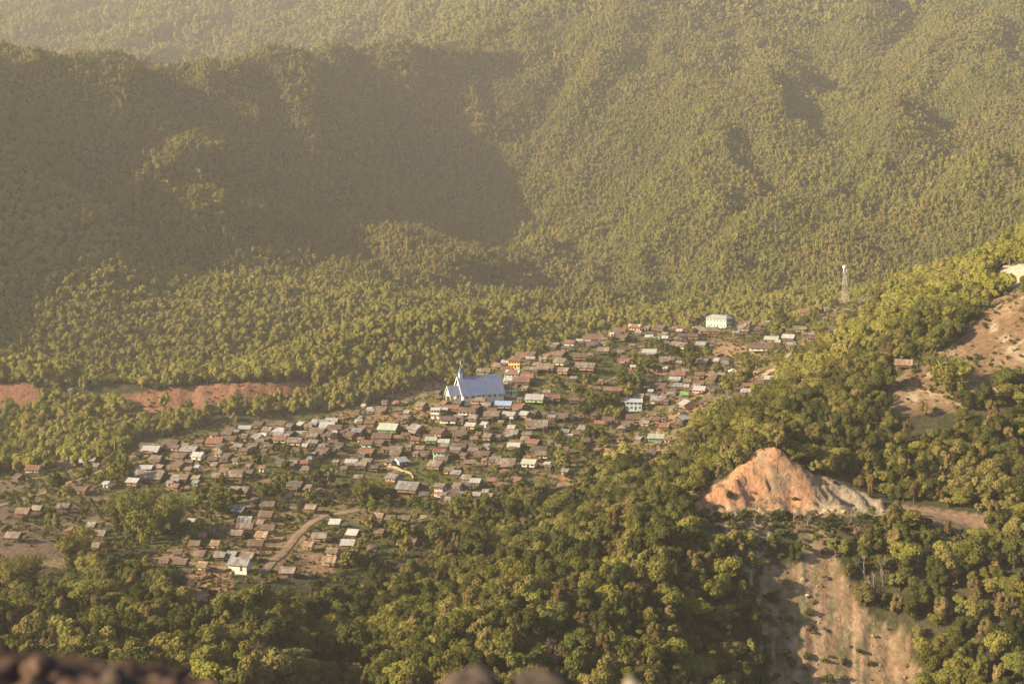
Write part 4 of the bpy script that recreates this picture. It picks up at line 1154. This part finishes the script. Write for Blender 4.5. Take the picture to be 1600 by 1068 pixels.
PLANTS = []    # (root, u, v, words, cat)
def plant(name, proto, x, y, sc, leaf, words, cat, sz=None, parts=('crown', 'trunk'), z=None):
    z = ground(x, y) if z is None else z
    sz = sz or sc
    k_ = rnd.uniform(0.78, 1.25) if name == 'broadleaf_tree' else 1.0
    root = empty(name, (x, y, z), rnd.uniform(0, 6.28), (sc*k_, sc/k_, sz))
    if name == 'broadleaf_tree': root.rotation_euler = (rnd.gauss(0, 0.07), rnd.gauss(0, 0.07), root.rotation_euler.z)
    o = mobj(parts[0], proto[0], root, LEAF[leaf])
    mobj(parts[1], proto[1], root)
    root['category'] = cat
    PLANTS.append((root, 800+F*x/y, VH-F*(z+3)/y, words, cat))
    return root

HP = np.array(HPOS)
def clear_of_houses(x, y, rad):
    return np.all(np.hypot(HP[:, 0]-x, HP[:, 1]-y) > HP[:, 2]+rad)
def hides_house(x, y, h, w):
    """a plant just in front of a house at (almost) the same bearing"""
    u = F*x/y; uh = F*HP[:, 0]/HP[:, 1]
    d = HP[:, 1]-y
    return np.any((np.abs(u-uh)*y/F < HP[:, 2]*0.7+w*0.5) & (d > 0) & (d < h*1.7+4))

TAKEN = []
def free(x, y, rad):
    for (a, b, c) in TAKEN:
        if (a-x)**2+(b-y)**2 < (rad+c)**2*0.55: return False
    return True

# bamboo clumps where the photograph shows them
for (u, v, s, w) in [(205,845,1.1,0),(228,850,1.0,1),(185,835,.9,0),(250,835,.95,1),(272,832,.85,0),(110,885,1.0,1),(128,872,.9,0),(20,935,.9,1),(45,920,.8,0),(-15,930,.9,0),(566,790,1.05,0),(585,786,.8,1),
        (1330,610,1.1,0),(1300,605,.95,1),(1258,600,.95,0),(1275,618,.8,1),(1358,590,.9,0),(1425,535,1.0,0),(1395,540,.8,1),(1462,520,1.1,0),(1482,515,1.0,1),(1500,512,.8,0),(1478,612,1.2,0),(1500,610,1.0,1),(1465,600,.9,0),
        (1110,672,.8,0),(1140,668,.9,1),(1165,660,.9,0),(1092,690,.8,1),(1075,715,.75,0),(1130,690,.8,1),(1190,650,.9,0),(1215,640,.85,1),(1060,730,.7,0),(815,790,.7,1),(850,780,.7,0),(470,760,.5,1),(1370,480,.8,0),(1440,470,.9,1)]:
    x, y, z = hray(u, v, 0, 300, 1000)
    plant('bamboo_clump', BAMBOO[rnd.randrange(3)], x, y, s*rnd.uniform(1.2, 1.5), 'yellow-green' if w else 'olive', 'feathery '+('yellow-green' if w else 'olive')+' bamboo clump', 'bamboo', parts=('foliage', 'culms'))
    TAKEN.append((x, y, 2.5))
for (bu, bv, bw, bh, n) in [(1240, 610, 90, 28, 16), (1130, 670, 60, 25, 9), (1420, 500, 60, 30, 8), (860, 775, 45, 15, 5), (1300, 560, 50, 20, 6), (240, 820, 40, 18, 5)]:
    for _ in range(n):
        u, v = rnd.gauss(bu, bw*0.6), rnd.gauss(bv, bh*0.6)
        x, y, z = hray(u, v, 0, 300, 1000)
        if not clear_of_houses(x, y, 2.5) or not free(x, y, 2.5) or hides_house(x, y, 14, 9): continue
        lf_ = rnd.choice(['yellow-green', 'olive', 'yellow-green'])
        plant('bamboo_clump', BAMBOO[rnd.randrange(3)], x, y, rnd.uniform(0.8, 1.25), lf_, 'feathery '+lf_+' bamboo clump', 'bamboo', parts=('foliage', 'culms')); TAKEN.append((x, y, 3))
for (u, v, s) in [(1375,458,1.1),(1308,478,.8),(1300,482,.7),(355,760,.8),(470,715,.8),(1095,540,.8)]:
    x, y, z = hray(u, v, 0, 300, 1050)
    plant('conifer_tree', CONIFER[0], x, y, s, 'dark green', 'dark pointed conifer', 'tree'); TAKEN.append((x, y, 2))

for (u, v, s) in [(1192,806,.75),(1205,812,.85),(1218,808,.7),(1180,815,.7),(1240,815,.7),(1150,812,.5),(1262,822,.7),(1330,815,.6),(1350,905,1.0),(1378,915,1.1),(1395,890,.9),(1365,930,.9)]:
    x, y, z = hray(u, v, 0, 300, 500)
    plant('bare_tree', BARE[rnd.randrange(2)], x, y, s, 'brownish grey', 'nearly leafless grey-brown tree', 'tree'); TAKEN.append((x, y, 2))
# garden trees and banana plants among the houses
GREEN = [(910,660,40,14),(880,700,30,8),(865,735,25,8),(930,690,25,7),(965,640,30,9),(985,605,30,8),(1000,575,25,6),(1060,565,35,8),(900,600,28,8),(1020,560,25,5),(1110,575,25,5),(1150,620,25,7),(1175,640,20,5),
         (430,710,25,5),(350,700,20,4),(470,770,30,6),(420,775,25,5),(330,790,35,8),(600,785,30,5),(660,790,25,5),(780,650,18,4),(800,735,25,5),(620,720,15,3),(530,690,18,3),(300,840,20,4),(600,835,25,5),(640,850,25,5),(560,880,30,7),
         (700,840,35,8),(740,800,30,8),(800,780,30,8),(1195,545,18,4),(1230,520,18,4),(950,545,20,4),(1015,530,18,3),(190,740,30,8),(160,760,30,6),(80,800,30,4),(860,545,12,3),(830,560,14,3),(1270,510,18,4),(690,700,20,3),(560,720,20,3),(385,740,20,3),(1080,520,16,3)]
ng = 0
for (u, v, rad, n) in GREEN:
    n = int(n*1.5)
    for _ in range(n*3):
        if n <= 0: break
        uu, vv = rnd.gauss(u, rad*0.55), rnd.gauss(v, rad*0.42)
        x, y, z = hray(uu, vv, 0, 430, 1010)
        sc = rnd.uniform(0.9, 2.0)
        if not clear_of_houses(x, y, 0.8*sc) or not free(x, y, 1.6*sc) or (sc > 0.8 and hides_house(x, y, 4.5*sc, 3*sc)): continue
        n -= 1; ng += 1
        if rnd.random() < 0.2:
            plant('banana_plant', BANANA_M[rnd.randrange(2)], x, y, sc*0.95, 'bright green', 'broad-leaved bright green banana plant', 'plant', parts=('leaves', 'stem')); TAKEN.append((x, y, 1.2))
        else:
            lf_ = rnd.choice(['olive', 'dark green', 'dark green', 'yellow-green', 'bright green', 'olive'])
            plant('garden_tree', GARDEN[rnd.randrange(3)], x, y, sc, lf_, 'small '+lf_+' garden tree', 'tree'); TAKEN.append((x, y, 1.8*sc))
for (u, v) in [(763,745),(770,744),(780,747),(795,746),(812,747),(822,745),(735,735),(748,738),(400,762),(412,765),(408,780),(455,745),(460,770),(655,790),(662,793),(650,796),(672,792),(330,755),(545,735),(690,765),(700,768),(1030,655),(1000,650),(785,556),(778,553),(792,560),(855,655),(860,660),(1200,520),(1215,525),(385,690),(185,705),(190,712),(965,585),(970,580)]:
    x, y, z = hray(u, v, 0, 430, 1010)
    if clear_of_houses(x, y, 0.2):
        plant('banana_plant', BANANA_M[rnd.randrange(2)], x, y, rnd.uniform(.85, 1.3), 'bright green', 'broad-leaved bright green banana plant', 'plant', parts=('leaves', 'stem')); TAKEN.append((x, y, 1.2))

# ---- forest positions
def scatter(y0, y1, s, umin=-230, umax=1830, jit=0.48):
    ys = np.arange(y0, y1, s*0.9); P = []
    for j, y in enumerate(ys):
        xs = np.arange((umin-800)/F*y, (umax-800)/F*y, s)+(s/2 if j % 2 else 0)
        P.append(np.stack([xs, np.full(len(xs), y)], 1))
    P = np.concatenate(P); P = P+(rng.random(P.shape)-0.5)*2*jit*s
    u = 800+F*P[:, 0]/P[:, 1]
    P = P[(u > umin) & (u < umax) & (P[:, 1] > y0-s)]
    z = ground(P[:, 0], P[:, 1])
    return np.column_stack([P, z])
def puv(P): return 800+F*P[:, 0]/P[:, 1], VH-F*P[:, 2]/P[:, 1]
def house_free(P, rad):
    ok = np.ones(len(P), bool)
    for (hx, hy, hr_) in HPOS: ok &= np.hypot(P[:, 0]-hx, P[:, 1]-hy) > hr_+rad
    return ok

P = scatter(318, 1000, 4.5)
u, v = puv(P); y = P[:, 1]
bare = np.zeros(len(P), bool)
q0 = rng.random(len(P))
for pl, a, b in ((VILLAGE, 430, 1010), (LFIELD, 430, 690), (REDPLOT, 400, 530), (CLIFF, 465, 510), (SCREE, 300, 490), (RFIELD, 535, 740), (CUTW, 560, 745), (RED1, 860, 1010), (RED2, 860, 1010), (RED3, 860, 1010)):
    bare |= cov(pl, a, b, u, v, y)
bare |= cov(SCREE2, 330, 475, u, v, y) & (rng.random(len(P)) < 0.75)
bare |= cov(CUTR, 460, 500, u, v, y)
bare |= (v > 793) & (v < 812) & (u > 1055) & (u < 1385) & (y > 462) & (y < 487)
# trees standing right in front of the cliff and its road would hide them
hid = (u > 1085) & (u < 1385) & (v > 795) & (v < 850) & (y < 482) & (y > 440)
bare |= hid & (rng.random(len(P)) < 0.9)
for hh in (3.0, 6.0, 9.0):
    vt0 = v-hh*F/y
    bare |= (y < 482) & (inpoly(u, vt0, CLIFF) & (q0 < 0.93) | inpoly(u, vt0, CUTR) & (q0 < 0.5))
    bare |= (y < 546) & (y > 500) & inpoly(u, vt0, RFIELD) & (q0 < 0.9)
    bare |= (y > 330) & (y < 480) & inpoly(u, vt0, SCREE) & (q0 < 0.75)
bare |= (y > 845) & (cov(RED2, 0, 2000, u, v-22, y) | cov(RED1, 0, 2000, u, v-22, y)) & (y < 905) & (rng.random(len(P)) < 0.75)
bare |= (y > 840) & inpoly(u, v-9*F/y, BANANA) & (q0 < 0.9)
# the crest of the village ridge stays clear so the houses stand against the wood behind
bare |= (y > 640) & (y < 800) & inpoly(u, v, [(150,740),(215,700),(330,675),(560,650),(640,628),(740,585),(800,560),(700,640),(300,720)])
vt = v-9.5*F/y
bare |= (y < 560) & (v > 840) & (u < 760) & (inpoly(u, vt, VILLAGE) | inpoly(u, vt+14, REDPLOT) | inpoly(u, vt, LFIELD))
for (root, hu, hv, *_r) in HLIST:      # nothing tall right in front of a house
    hy = root.location.y
    near_ = (y < hy) & (y > hy-220) & (np.abs(u-hu) < 9+3.2*F/y)
    bare |= near_ & (v > hv-4) & (v-9.0*F/y < hv+5) & (q0 < 0.9)
P = P[~bare]; P = P[house_free(P, 2.0)]
P = P[seen(P[:, 0], P[:, 1], P[:, 2], 9, 20)]
tk = np.array(TAKEN); P = P[np.array([np.all((tk[:, 0]-a)**2+(tk[:, 1]-b)**2 > 9.0) for a, b in P[:, :2]])]
near = P[P[:, 1] < 640]; mid = P[P[:, 1] >= 640]
u, v = puv(near)
inside = (u > -40) & (u < 1640) & (v > 380) & (v < 1120)
vis = seen(near[:, 0], near[:, 1], near[:, 2], 7, 0)
order = np.argsort(np.where(inside & vis, near[:, 1], 9e9))
sel = order[:330]
dens = rng.random(len(near))
ind = near[sel]; rest = np.delete(near, sel, 0)
nb = {'broadleaf_tree': 0}
for (x, y, z) in ind:
    nz = float(fbm(x/35.0, y/35.0, 91, 2)); q = rnd.random()
    uu, vv = 800+F*x/y, VH-F*z/y
    if q < 0.06 or (uu > 1150 and vv > 830 and q < 0.13):
        plant('bare_tree', BARE[rnd.randrange(2)], x, y, rnd.uniform(0.8, 1.15), 'brownish grey', 'nearly leafless grey-brown tree', 'tree', z=z)
        continue
    if nz < -0.15: lf_ = 'dark green'
    elif nz < 0.18: lf_ = 'olive'
    elif nz < 0.3: lf_ = rnd.choice(['olive', 'yellow-green'])
    else: lf_ = rnd.choice(['russet', 'olive', 'yellow-green', 'yellow-green'])
    if rnd.random() < 0.25: lf_ = rnd.choice(['olive', 'dark green', 'olive', 'olive', 'yellow-green', 'yellow-green'])
    if nb['broadleaf_tree'] >= 298: 
        rest = np.vstack([rest, [x, y, z]]); continue
    nb['broadleaf_tree'] += 1
    k = rnd.randrange(8); sc = 0.55+0.62*rnd.random()**1.5
    plant('broadleaf_tree', NEAR[k], x, y, sc, lf_, ['round', 'tall', 'spreading', 'small round', 'large round', 'low round', 'broad', 'narrow'][k]+' '+lf_+' tree', 'tree', sz=sc*rnd.uniform(.9, 1.15), z=z)

# ---- stuff: woods one cannot count
PROTO = {}
def protos(key, items):
    col = bpy.data.collections.new(key)
    for i, me in enumerate(items):
        col.objects.link(bpy.data.objects.new(key+'_source', me))
    PROTO[key] = col
    return col
def join_proto(name, geos):
    """geos: (V, F, mat)"""
    V = []; Fq = []; mi = []; mats = []; b = 0
    for v_, f_, m_ in geos:
        V.append(v_); Fq.append(f_+b); b += len(v_)
        if m_ not in mats: mats.append(m_)
        mi += [mats.index(m_)]*len(f_)
    return mesh_np(name, np.concatenate(V), np.concatenate(Fq), mats, False, mi)
def me_arrays(me):
    v_ = np.zeros(len(me.vertices)*3); me.vertices.foreach_get('co', v_)
    return v_.reshape(-1, 3)

def instancer(name, P, scale, idx, col, label, cat):
    me = bpy.data.meshes.new(name)
    me.vertices.add(len(P)); me.vertices.foreach_set('co', P.astype(np.float32).ravel())
    n = len(P)
    rot = np.zeros((n, 3)); rot[:, 2] = rng.random(n)*6.283; rot[:, :2] = rng.normal(size=(n, 2))*0.06
    for nm, arr in (('rot', rot), ('scl', scale)):
        a = me.attributes.new(nm, 'FLOAT_VECTOR', 'POINT'); a.data.foreach_set('vector', arr.astype(np.float32).ravel())
    a = me.attributes.new('pick', 'INT', 'POINT'); a.data.foreach_set('value', idx.astype(np.int32))
    ng_ = bpy.data.node_groups.new(name, 'GeometryNodeTree')
    ng_.interface.new_socket('Geometry', in_out='INPUT', socket_type='NodeSocketGeometry')
    ng_.interface.new_socket('Geometry', in_out='OUTPUT', socket_type='NodeSocketGeometry')
    gi = ng_.nodes.new('NodeGroupInput'); go = ng_.nodes.new('NodeGroupOutput')
    ip = ng_.nodes.new('GeometryNodeInstanceOnPoints'); ci = ng_.nodes.new('GeometryNodeCollectionInfo')
    ci.inputs['Collection'].default_value = col; ci.inputs['Separate Children'].default_value = True; ci.inputs['Reset Children'].default_value = True
    ip.inputs['Pick Instance'].default_value = True
    def attr(nm, ty):
        n_2 = ng_.nodes.new('GeometryNodeInputNamedAttribute'); n_2.data_type = ty; n_2.inputs['Name'].default_value = nm
        return [s for s in n_2.outputs if s.enabled and s.name == 'Attribute'][0]
    lk = ng_.links.new
    lk(gi.outputs[0], ip.inputs['Points']); lk(ci.outputs[0], ip.inputs['Instance'])
    lk(attr('pick', 'INT'), ip.inputs['Instance Index']); lk(attr('rot', 'FLOAT_VECTOR'), ip.inputs['Rotation']); lk(attr('scl', 'FLOAT_VECTOR'), ip.inputs['Scale'])
    lk(ip.outputs[0], go.inputs[0])
    o = mobj(name, me)
    md = o.modifiers.new('instances', 'NODES'); md.node_group = ng_
    return tag(o, label, cat, kind='stuff')

def rscale(n, lo, hi):
    s = lo+(hi-lo)*rng.random(n)
    k = 0.8+0.45*rng.random(n)
    return np.stack([s*k, s/k, s*(0.8+0.45*rng.random(n))], 1)

# middle-distance and far prototypes
midp = []
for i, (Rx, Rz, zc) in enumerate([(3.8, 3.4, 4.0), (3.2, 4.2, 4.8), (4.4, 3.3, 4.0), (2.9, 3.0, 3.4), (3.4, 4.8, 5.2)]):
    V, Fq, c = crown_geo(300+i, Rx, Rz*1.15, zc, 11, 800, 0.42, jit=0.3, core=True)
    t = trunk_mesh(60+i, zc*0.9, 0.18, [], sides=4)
    g = [(V, Fq, M_MIDW_SUNLIT)]
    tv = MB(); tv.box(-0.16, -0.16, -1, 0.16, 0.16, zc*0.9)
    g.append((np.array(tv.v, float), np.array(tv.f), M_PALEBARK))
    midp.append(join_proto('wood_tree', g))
rtv = []
for i, lf_ in enumerate(['olive', 'dark green', 'yellow-green', 'olive', 'dark green', 'olive', 'yellow-green', 'russet']):
    me_c = NEAR[i][0]
    v_ = me_arrays(me_c); f_ = np.arange(len(v_)).reshape(-1, 4)
    tv = MB(); tv.box(-0.2, -0.2, -1, 0.2, 0.2, 5)
    rtv.append(join_proto('near_wood_tree', [(v_, f_, LEAF[lf_]), (np.array(tv.v, float), np.array(tv.f), M_BARK)]))
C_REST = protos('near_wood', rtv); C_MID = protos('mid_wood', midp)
instancer('near_wood', rest, rscale(len(rest), 0.45, 1.0), rng.integers(0, 8, len(rest)), C_REST, 'mixed wood filling the slopes between the nearer single trees', 'wood')
if len(mid):
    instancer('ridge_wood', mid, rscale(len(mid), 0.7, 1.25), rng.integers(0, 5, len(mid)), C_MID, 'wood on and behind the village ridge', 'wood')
P = scatter(1000, 1340, 5.2)
u, v = puv(P)
P = P[~cov(RED2, 860, 1010, u, v, P[:, 1]) & ~cov(BANANA, 900, 1040, u, v, P[:, 1])]
P = P[seen(P[:, 0], P[:, 1], P[:, 2], 9, 15)]
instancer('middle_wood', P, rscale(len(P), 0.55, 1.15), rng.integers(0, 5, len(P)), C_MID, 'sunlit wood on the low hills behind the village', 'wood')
farp = []
for i, (Rx, Rz, zc) in enumerate([(4.2, 3.6, 4.4), (3.6, 4.4, 5.2), (5.0, 3.6, 4.6), (4.0, 4.2, 5.0)]):
    V, Fq, c = crown_geo(400+i, Rx, Rz*1.25, zc, 8, 260, 0.7, jit=0.25, core=True)
    farp.append(join_proto('mountain_tree', [(V, Fq, M_FOREST)]))
C_FAR = protos('mountain_wood', farp)
P = scatter(1340, 2480, 5.6)
Pe = scatter(1340, 2480, 5.2)
gx = (ground(Pe[:, 0]+6, Pe[:, 1])-ground(Pe[:, 0]-6, Pe[:, 1]))/12; gy = (ground(Pe[:, 0], Pe[:, 1]+6)-ground(Pe[:, 0], Pe[:, 1]-6))/12
P = np.concatenate([P, Pe[np.hypot(gx, gy) > 0.45]])   # steep ground carries more trees per metre of map
P = P[seen(P[:, 0], P[:, 1], P[:, 2], 10, 12)]
sc = rscale(len(P), 1, 1)*(0.4+0.56*rng.random((len(P), 1))**2.2)*(1+0.5*np.clip(fbm(P[:, 0]/60, P[:, 1]/60, 95, 3), -0.6, 1))[:, None]
instancer('mountain_forest', P, sc, rng.integers(0, 4, len(P)), C_FAR, 'dense forest covering the left and right mountain slopes', 'forest')
P2 = scatter(2480, 3900, 12.5)
P2 = P2[seen(P2[:, 0], P2[:, 1], P2[:, 2], 12, 8)]
instancer('far_forest', P2, rscale(len(P2), 1.2, 1.9), rng.integers(0, 4, len(P2)), C_FAR, 'hazy forest on the farthest mountain at the top', 'forest')
# banana plantation on the left hill
P = scatter(900, 1040, 3.6, 60, 300); u, v = puv(P)
P = P[cov(BANANA, 900, 1040, u, v, P[:, 1])]
bp_ = []
for me in (BANANA_M[0][0], BANANA_M[1][0]):
    v_ = me_arrays(me); f_ = np.array([list(p.vertices) for p in me.polygons])
    bp_.append(join_proto('plantation_plant', [(v_, f_, LEAF['bright green'])]))
instancer('banana_plantation', P, rscale(len(P), 1.0, 1.5), rng.integers(0, 2, len(P)), protos('banana_plantation', bp_), 'light green banana plantation on the left hill above the road cut', 'plantation')
# undergrowth in village, fields and on the scree
bushes = []
for i, (lf_, Rx, Rz) in enumerate([('olive', .9, .7), ('dark green', 1.1, .9), ('yellow-green', .8, .6), ('brownish grey', .9, .5), ('bright green', .8, .7), ('russet', .8, .5)]):
    V, Fq, c = crown_geo(500+i, Rx, Rz, Rz*0.6, 5, 190, 0.2)
    bushes.append(join_proto('bush', [(V, Fq, LEAF[lf_])]))
C_BUSH = protos('undergrowth', bushes)
P = scatter(430, 1010, 2.6, -40, 1640); u, v = puv(P); y = P[:, 1]
invil = cov(VILLAGE, 430, 1010, u, v, y); infl = cov(LFIELD, 430, 690, u, v, y); inrf = cov(RFIELD, 535, 740, u, v, y)
g1 = fbm(P[:, 0]/22, P[:, 1]/22, 97, 3); q = rng.random(len(P))
edge = (y < 545) & (v > 830) & (u < 780) & ~invil & ~infl
keep = (edge & (q < 0.6)) | (invil & (q < 0.5+0.5*g1)) | (infl & (q < 0.16+0.4*g1)) | (inrf & (q < 0.3+0.5*g1)) | (cov(RED2, 860, 1010, u, v, y) & (q < 0.3+0.6*g1)) | (cov(RED1, 860, 1010, u, v, y) & (q < 0.15))
P = P[keep]; P = P[house_free(P, 0.3)]
pp = np.array(PATHPTS); P = P[np.array([np.min((pp[:, 0]-a)**2+(pp[:, 1]-b)**2) > 7.0 for a, b in P[:, :2]])]; P = P[seen(P[:, 0], P[:, 1], P[:, 2], 1, 0)]
instancer('undergrowth', P, rscale(len(P), 0.5, 1.35), rng.choice(6, len(P), p=[.26, .2, .2, .12, .14, .08]), C_BUSH, 'low bushes and weeds between houses and over the fields', 'undergrowth')
P = scatter(318, 505, 2.3, 1080, 1640); u, v = puv(P); y = P[:, 1]
keep = (inpoly(u, v, [(1080,804),(1390,804),(1560,842),(1560,880),(1400,875),(1090,875)]) & (y < 482) & (rng.random(len(P)) < 0.7)) | (cov(SCREE, 300, 490, u, v, y) & (rng.random(len(P)) < 0.12+0.5*np.clip(fbm(P[:,0]/9, P[:,1]/9, 33, 2), 0, 1))) | (cov(SCREE2, 330, 475, u, v, y) & (rng.random(len(P)) < 0.45)) | (cov(CLIFF, 465, 510, u, v, y) & (rng.random(len(P)) < 0.05+0.4*(y > 494))) | (inpoly(u, v, [(1110,880),(1235,880),(1225,1110),(1090,1110)]) & (rng.random(len(P)) < 0.3))
P = P[keep]
instancer('scree_undergrowth', P, rscale(len(P), 0.45, 1.7), rng.choice([0, 1, 1, 3], len(P)), C_BUSH, 'scattered bushes on the bare landslide slope', 'undergrowth')

# ------------------------------------------------------------------ rocks
STONES = []
def rock_mesh(seed, rx, ry, rz, n=22, rough=0.3):
    V = []; Fc = []
    th = np.linspace(0, math.pi, n); ph = np.linspace(0, 2*math.pi, 2*n, endpoint=False)
    T, Ph = np.meshgrid(th, ph, indexing='ij')
    d = np.stack([np.sin(T)*np.cos(Ph), np.sin(T)*np.sin(Ph), np.cos(T)], -1)
    nz = fbm(d[..., 0]*2.2+d[..., 2]*1.7+seed*3.1, d[..., 1]*2.2-d[..., 2]*1.1+seed, seed, 5)
    V = (d*(1+rough*nz)[..., None]*np.array([rx, ry, rz])).reshape(-1, 3)
    m = 2*n
    for i in range(n-1):
        for k in range(m): Fc.append([i*m+k, (i+1)*m+k, (i+1)*m+(k+1) % m, i*m+(k+1) % m])
    return mesh_np('rock', V, Fc, [M_ROCK], True)
def fg_rock(u, v, Y, rx, ry, rz, seed, label, mat=None):
    """v: row of the top of the rock"""
    x = (u-800)/F*Y; z = (VH-v)/F*Y-rz*0.93
    o = mobj('rock', rock_mesh(seed, rx, ry, rz), None, mat, (x, Y, z)); tag(o, label, 'rock')
    return o
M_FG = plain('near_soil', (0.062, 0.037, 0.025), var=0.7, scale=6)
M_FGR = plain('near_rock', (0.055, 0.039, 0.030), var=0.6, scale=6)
M_FGP = plain('near_pale_rock', (0.17, 0.14, 0.11), var=0.35, scale=4)
fg_rock(178, 1046, 5.2, 0.05, 0.08, 0.04, 3, 'brown stone, out of focus, on the soil bank at bottom left', M_FGR)
fg_rock(60, 1026, 5.3, 0.06, 0.08, 0.05, 5, 'dark brown stone, out of focus, nearest the bottom left corner', M_FG)
fg_rock(735, 1056, 5.6, 0.13, 0.2, 0.08, 2, 'brown rock, out of focus, at the bottom edge below the spur', M_FGR)
fg_rock(845, 1057, 5.7, 0.15, 0.2, 0.08, 6, 'wide grey-brown rock, out of focus, at the bottom centre', M_FGR)
fg_rock(988, 1062, 5.6, 0.04, 0.07, 0.05, 13, 'small pale rock at the bottom edge right of centre', M_FGP)
# soil bank under those rocks
bx = np.linspace(-2.9, 1.2, 260); by = np.linspace(3.9, 6.6, 130)
BX, BY = np.meshgrid(bx, by, indexing='ij')
top = np.interp(BX, [-2.9, -1.87, -1.6, -1.33, -1.1, -0.87, -0.4, 1.2], [-1.57, -1.635, -1.665, -1.71, -1.745, -1.765, -1.81, -1.84])
BZ = top-0.125-0.35*((BY-5.2)/0.9)**2+0.04*fbm(BX*3.5, BY*3.5, 3, 3)+0.05*fbm(BX*16, BY*16, 8, 5)
BZ = np.maximum(BZ, -3.2)
ii = np.arange(BX.size).reshape(BX.shape)
tag(mobj('soil_bank', mesh_np('soil_bank', np.stack([BX, BY, BZ], -1).reshape(-1, 3), np.stack([ii[:-1,:-1], ii[1:,:-1], ii[1:,1:], ii[:-1,1:]], -1).reshape(-1, 4), [M_FG], True)), 'brown soil bank just in front of the viewer', 'soil bank', kind='structure')
stn = protos('scree_stones', [rock_mesh(60+i, .5, .4, .35, 6, 0.5) for i in range(3)])
for me_ in [o.data for o in stn.objects]: me_.materials.clear(); me_.materials.append(M_RUBBLE)
P = scatter(318, 505, 1.5, 1080, 1640); u, v = puv(P); y = P[:, 1]
keep = (cov(SCREE, 300, 490, u, v, y) | cov(SCREE2, 330, 475, u, v, y)) & (rng.random(len(P)) < 0.28) | (inpoly(u, v, [(1085,797),(1385,795),(1385,808),(1085,812)]) & (y > 462) & (y < 485) & (rng.random(len(P)) < 0.3))
P = P[keep]
instancer('scree_stones', P, rscale(len(P), 0.2, 0.6)*(0.5+rng.random((len(P), 1))**3*1.6), rng.integers(0, 3, len(P)), stn, 'loose stones strewn over the landslide scree and road', 'stones')
for k, (u, v, s) in enumerate([(1290,798,1.3),(1302,797,1.0),(1332,796,1.2),(1318,799,.8),(1170,912,1.4),(1135,988,1.2),(1255,905,.9),(1262,930,.8)]):
    x, y, z = hray(u, v, 0, 330, 500)
    o = mobj('boulder', rock_mesh(20+k, s, s*0.8, s*0.7, 10), None, M_STONE, (x, y, z+0.1)); tag(o, ['largest pale boulder on the road by the landslide', 'second pale boulder from left on the landslide road', 'rightmost pale boulder on the landslide road', 'smallest pale boulder on the landslide road', 'pale boulder on the green slope left of the scree', 'grey boulder low on the green slope left of the scree', 'small boulder near the top of the scree chute', 'small boulder in the middle of the scree chute'][k], 'boulder')

# ------------------------------------------------------------------ labels
LM = [('the blue church', 750, 600), ('the blue-roofed house', 787, 629), ('the bright pink house', 1094, 607), ('the mint-green building', 1125, 497), ('the white-and-blue house', 990, 628), ('the lattice mast', 1320, 450),
      ('the village bamboo clump', 565, 765), ('the dark green house', 608, 667), ('the large white-walled shed', 376, 876), ('the white-roofed granaries', 540, 830), ('the long cream school', 95, 725),
      ('the yellow house', 737, 661), ('the grey-green-roofed white house', 828, 720), ('the pink unfinished house', 687, 752), ('the light blue house', 891, 527), ('the two long tan sheds', 370, 750), ('the bright green house', 438, 683), ('the cream white-roofed house', 310, 709)]
LMP = LM+[('the bare landslide face', 1225, 750), ('the scree chute', 1300, 950), ('the field hut', 1412, 567), ('the red plot', 320, 915), ('the dark left field', 60, 800), ('the pale road cut', 1575, 435), ('the blurred corner bank', 80, 1020), ('the blurred bottom rocks', 790, 1040), ('the right field', 1520, 560), ('the roadside red cut', 1500, 815), ('the landslide road', 1090, 800)]
def relation(u, v, lms):
    nm, a, b = min(lms, key=lambda t: (t[1]-u)**2+((t[2]-v)*1.4)**2)
    du, dv = u-a, v-b; d = math.hypot(du, dv)
    vert = 'upper' if dv < 0 else 'lower'; hor = 'left' if du < 0 else 'right'
    if d < 9: r = 'close by'
    elif abs(du) > 2.4*abs(dv): r = hor+' of'
    elif abs(dv) > 2.4*abs(du): r = 'above' if dv < 0 else 'below'
    else: r = vert+' '+hor+' of'
    return r+' '+nm
ORD = ['leftmost', 'second from left', 'third from left', 'fourth from left', 'fifth from left', 'sixth from left', 'seventh from left', 'eighth from left', 'ninth from left', 'tenth from left', 'eleventh from left', 'twelfth from left']
def settle(entries, grp=None):
    d = {}
    for root, u, v, lab in entries: d.setdefault(lab, []).append((u, root))
    for lab, L in d.items():
        L.sort(key=lambda t: t[0])
        for i, (u, root) in enumerate(L):
            if len(L) == 1: root['label'] = lab
            elif len(L) <= 12: root['label'] = lab+', '+('rightmost' if i == len(L)-1 else ORD[i])
            else:
                root['label'] = lab; root['group'] = lab
ents = []
for root, u, v, base, tail, own in HLIST:
    if own: root['label'] = own
    else: ents.append((root, u, v, ' '.join((base+' '+tail+' '+relation(u, v, LM)).split())))
settle(ents)
ents = []
for root, u, v, words, cat in PLANTS:
    root['group'] = {'bamboo': 'bamboo clumps', 'plant': 'banana plants among the houses'}.get(cat, 'trees on the near slopes')
    ents.append((root, u, v, words+' '+relation(u, v, LMP)))
settle(ents)

# ------------------------------------------------------------------ haze
mb = MB(); mb.box(-2900, -40, -175, 2900, 4400, 720)
m, nt, out = new_mat('haze')
pv = N(nt, 'ShaderNodeVolumePrincipled')
pv.inputs['Color'].default_value = (0.97, 0.91, 0.86, 1)
pv.inputs['Density'].default_value = 0.000078
pv.inputs['Anisotropy'].default_value = 0.2
nt.links.new(pv.outputs[0], out.inputs['Volume'])
tag(mobj('haze', mb.mesh('haze', [m])), 'pale warm haze filling the valley', 'haze', kind='stuff')
print('houses', len(HLIST), 'plants', len(PLANTS), 'near wood', len(rest), 'mid', len(mid))
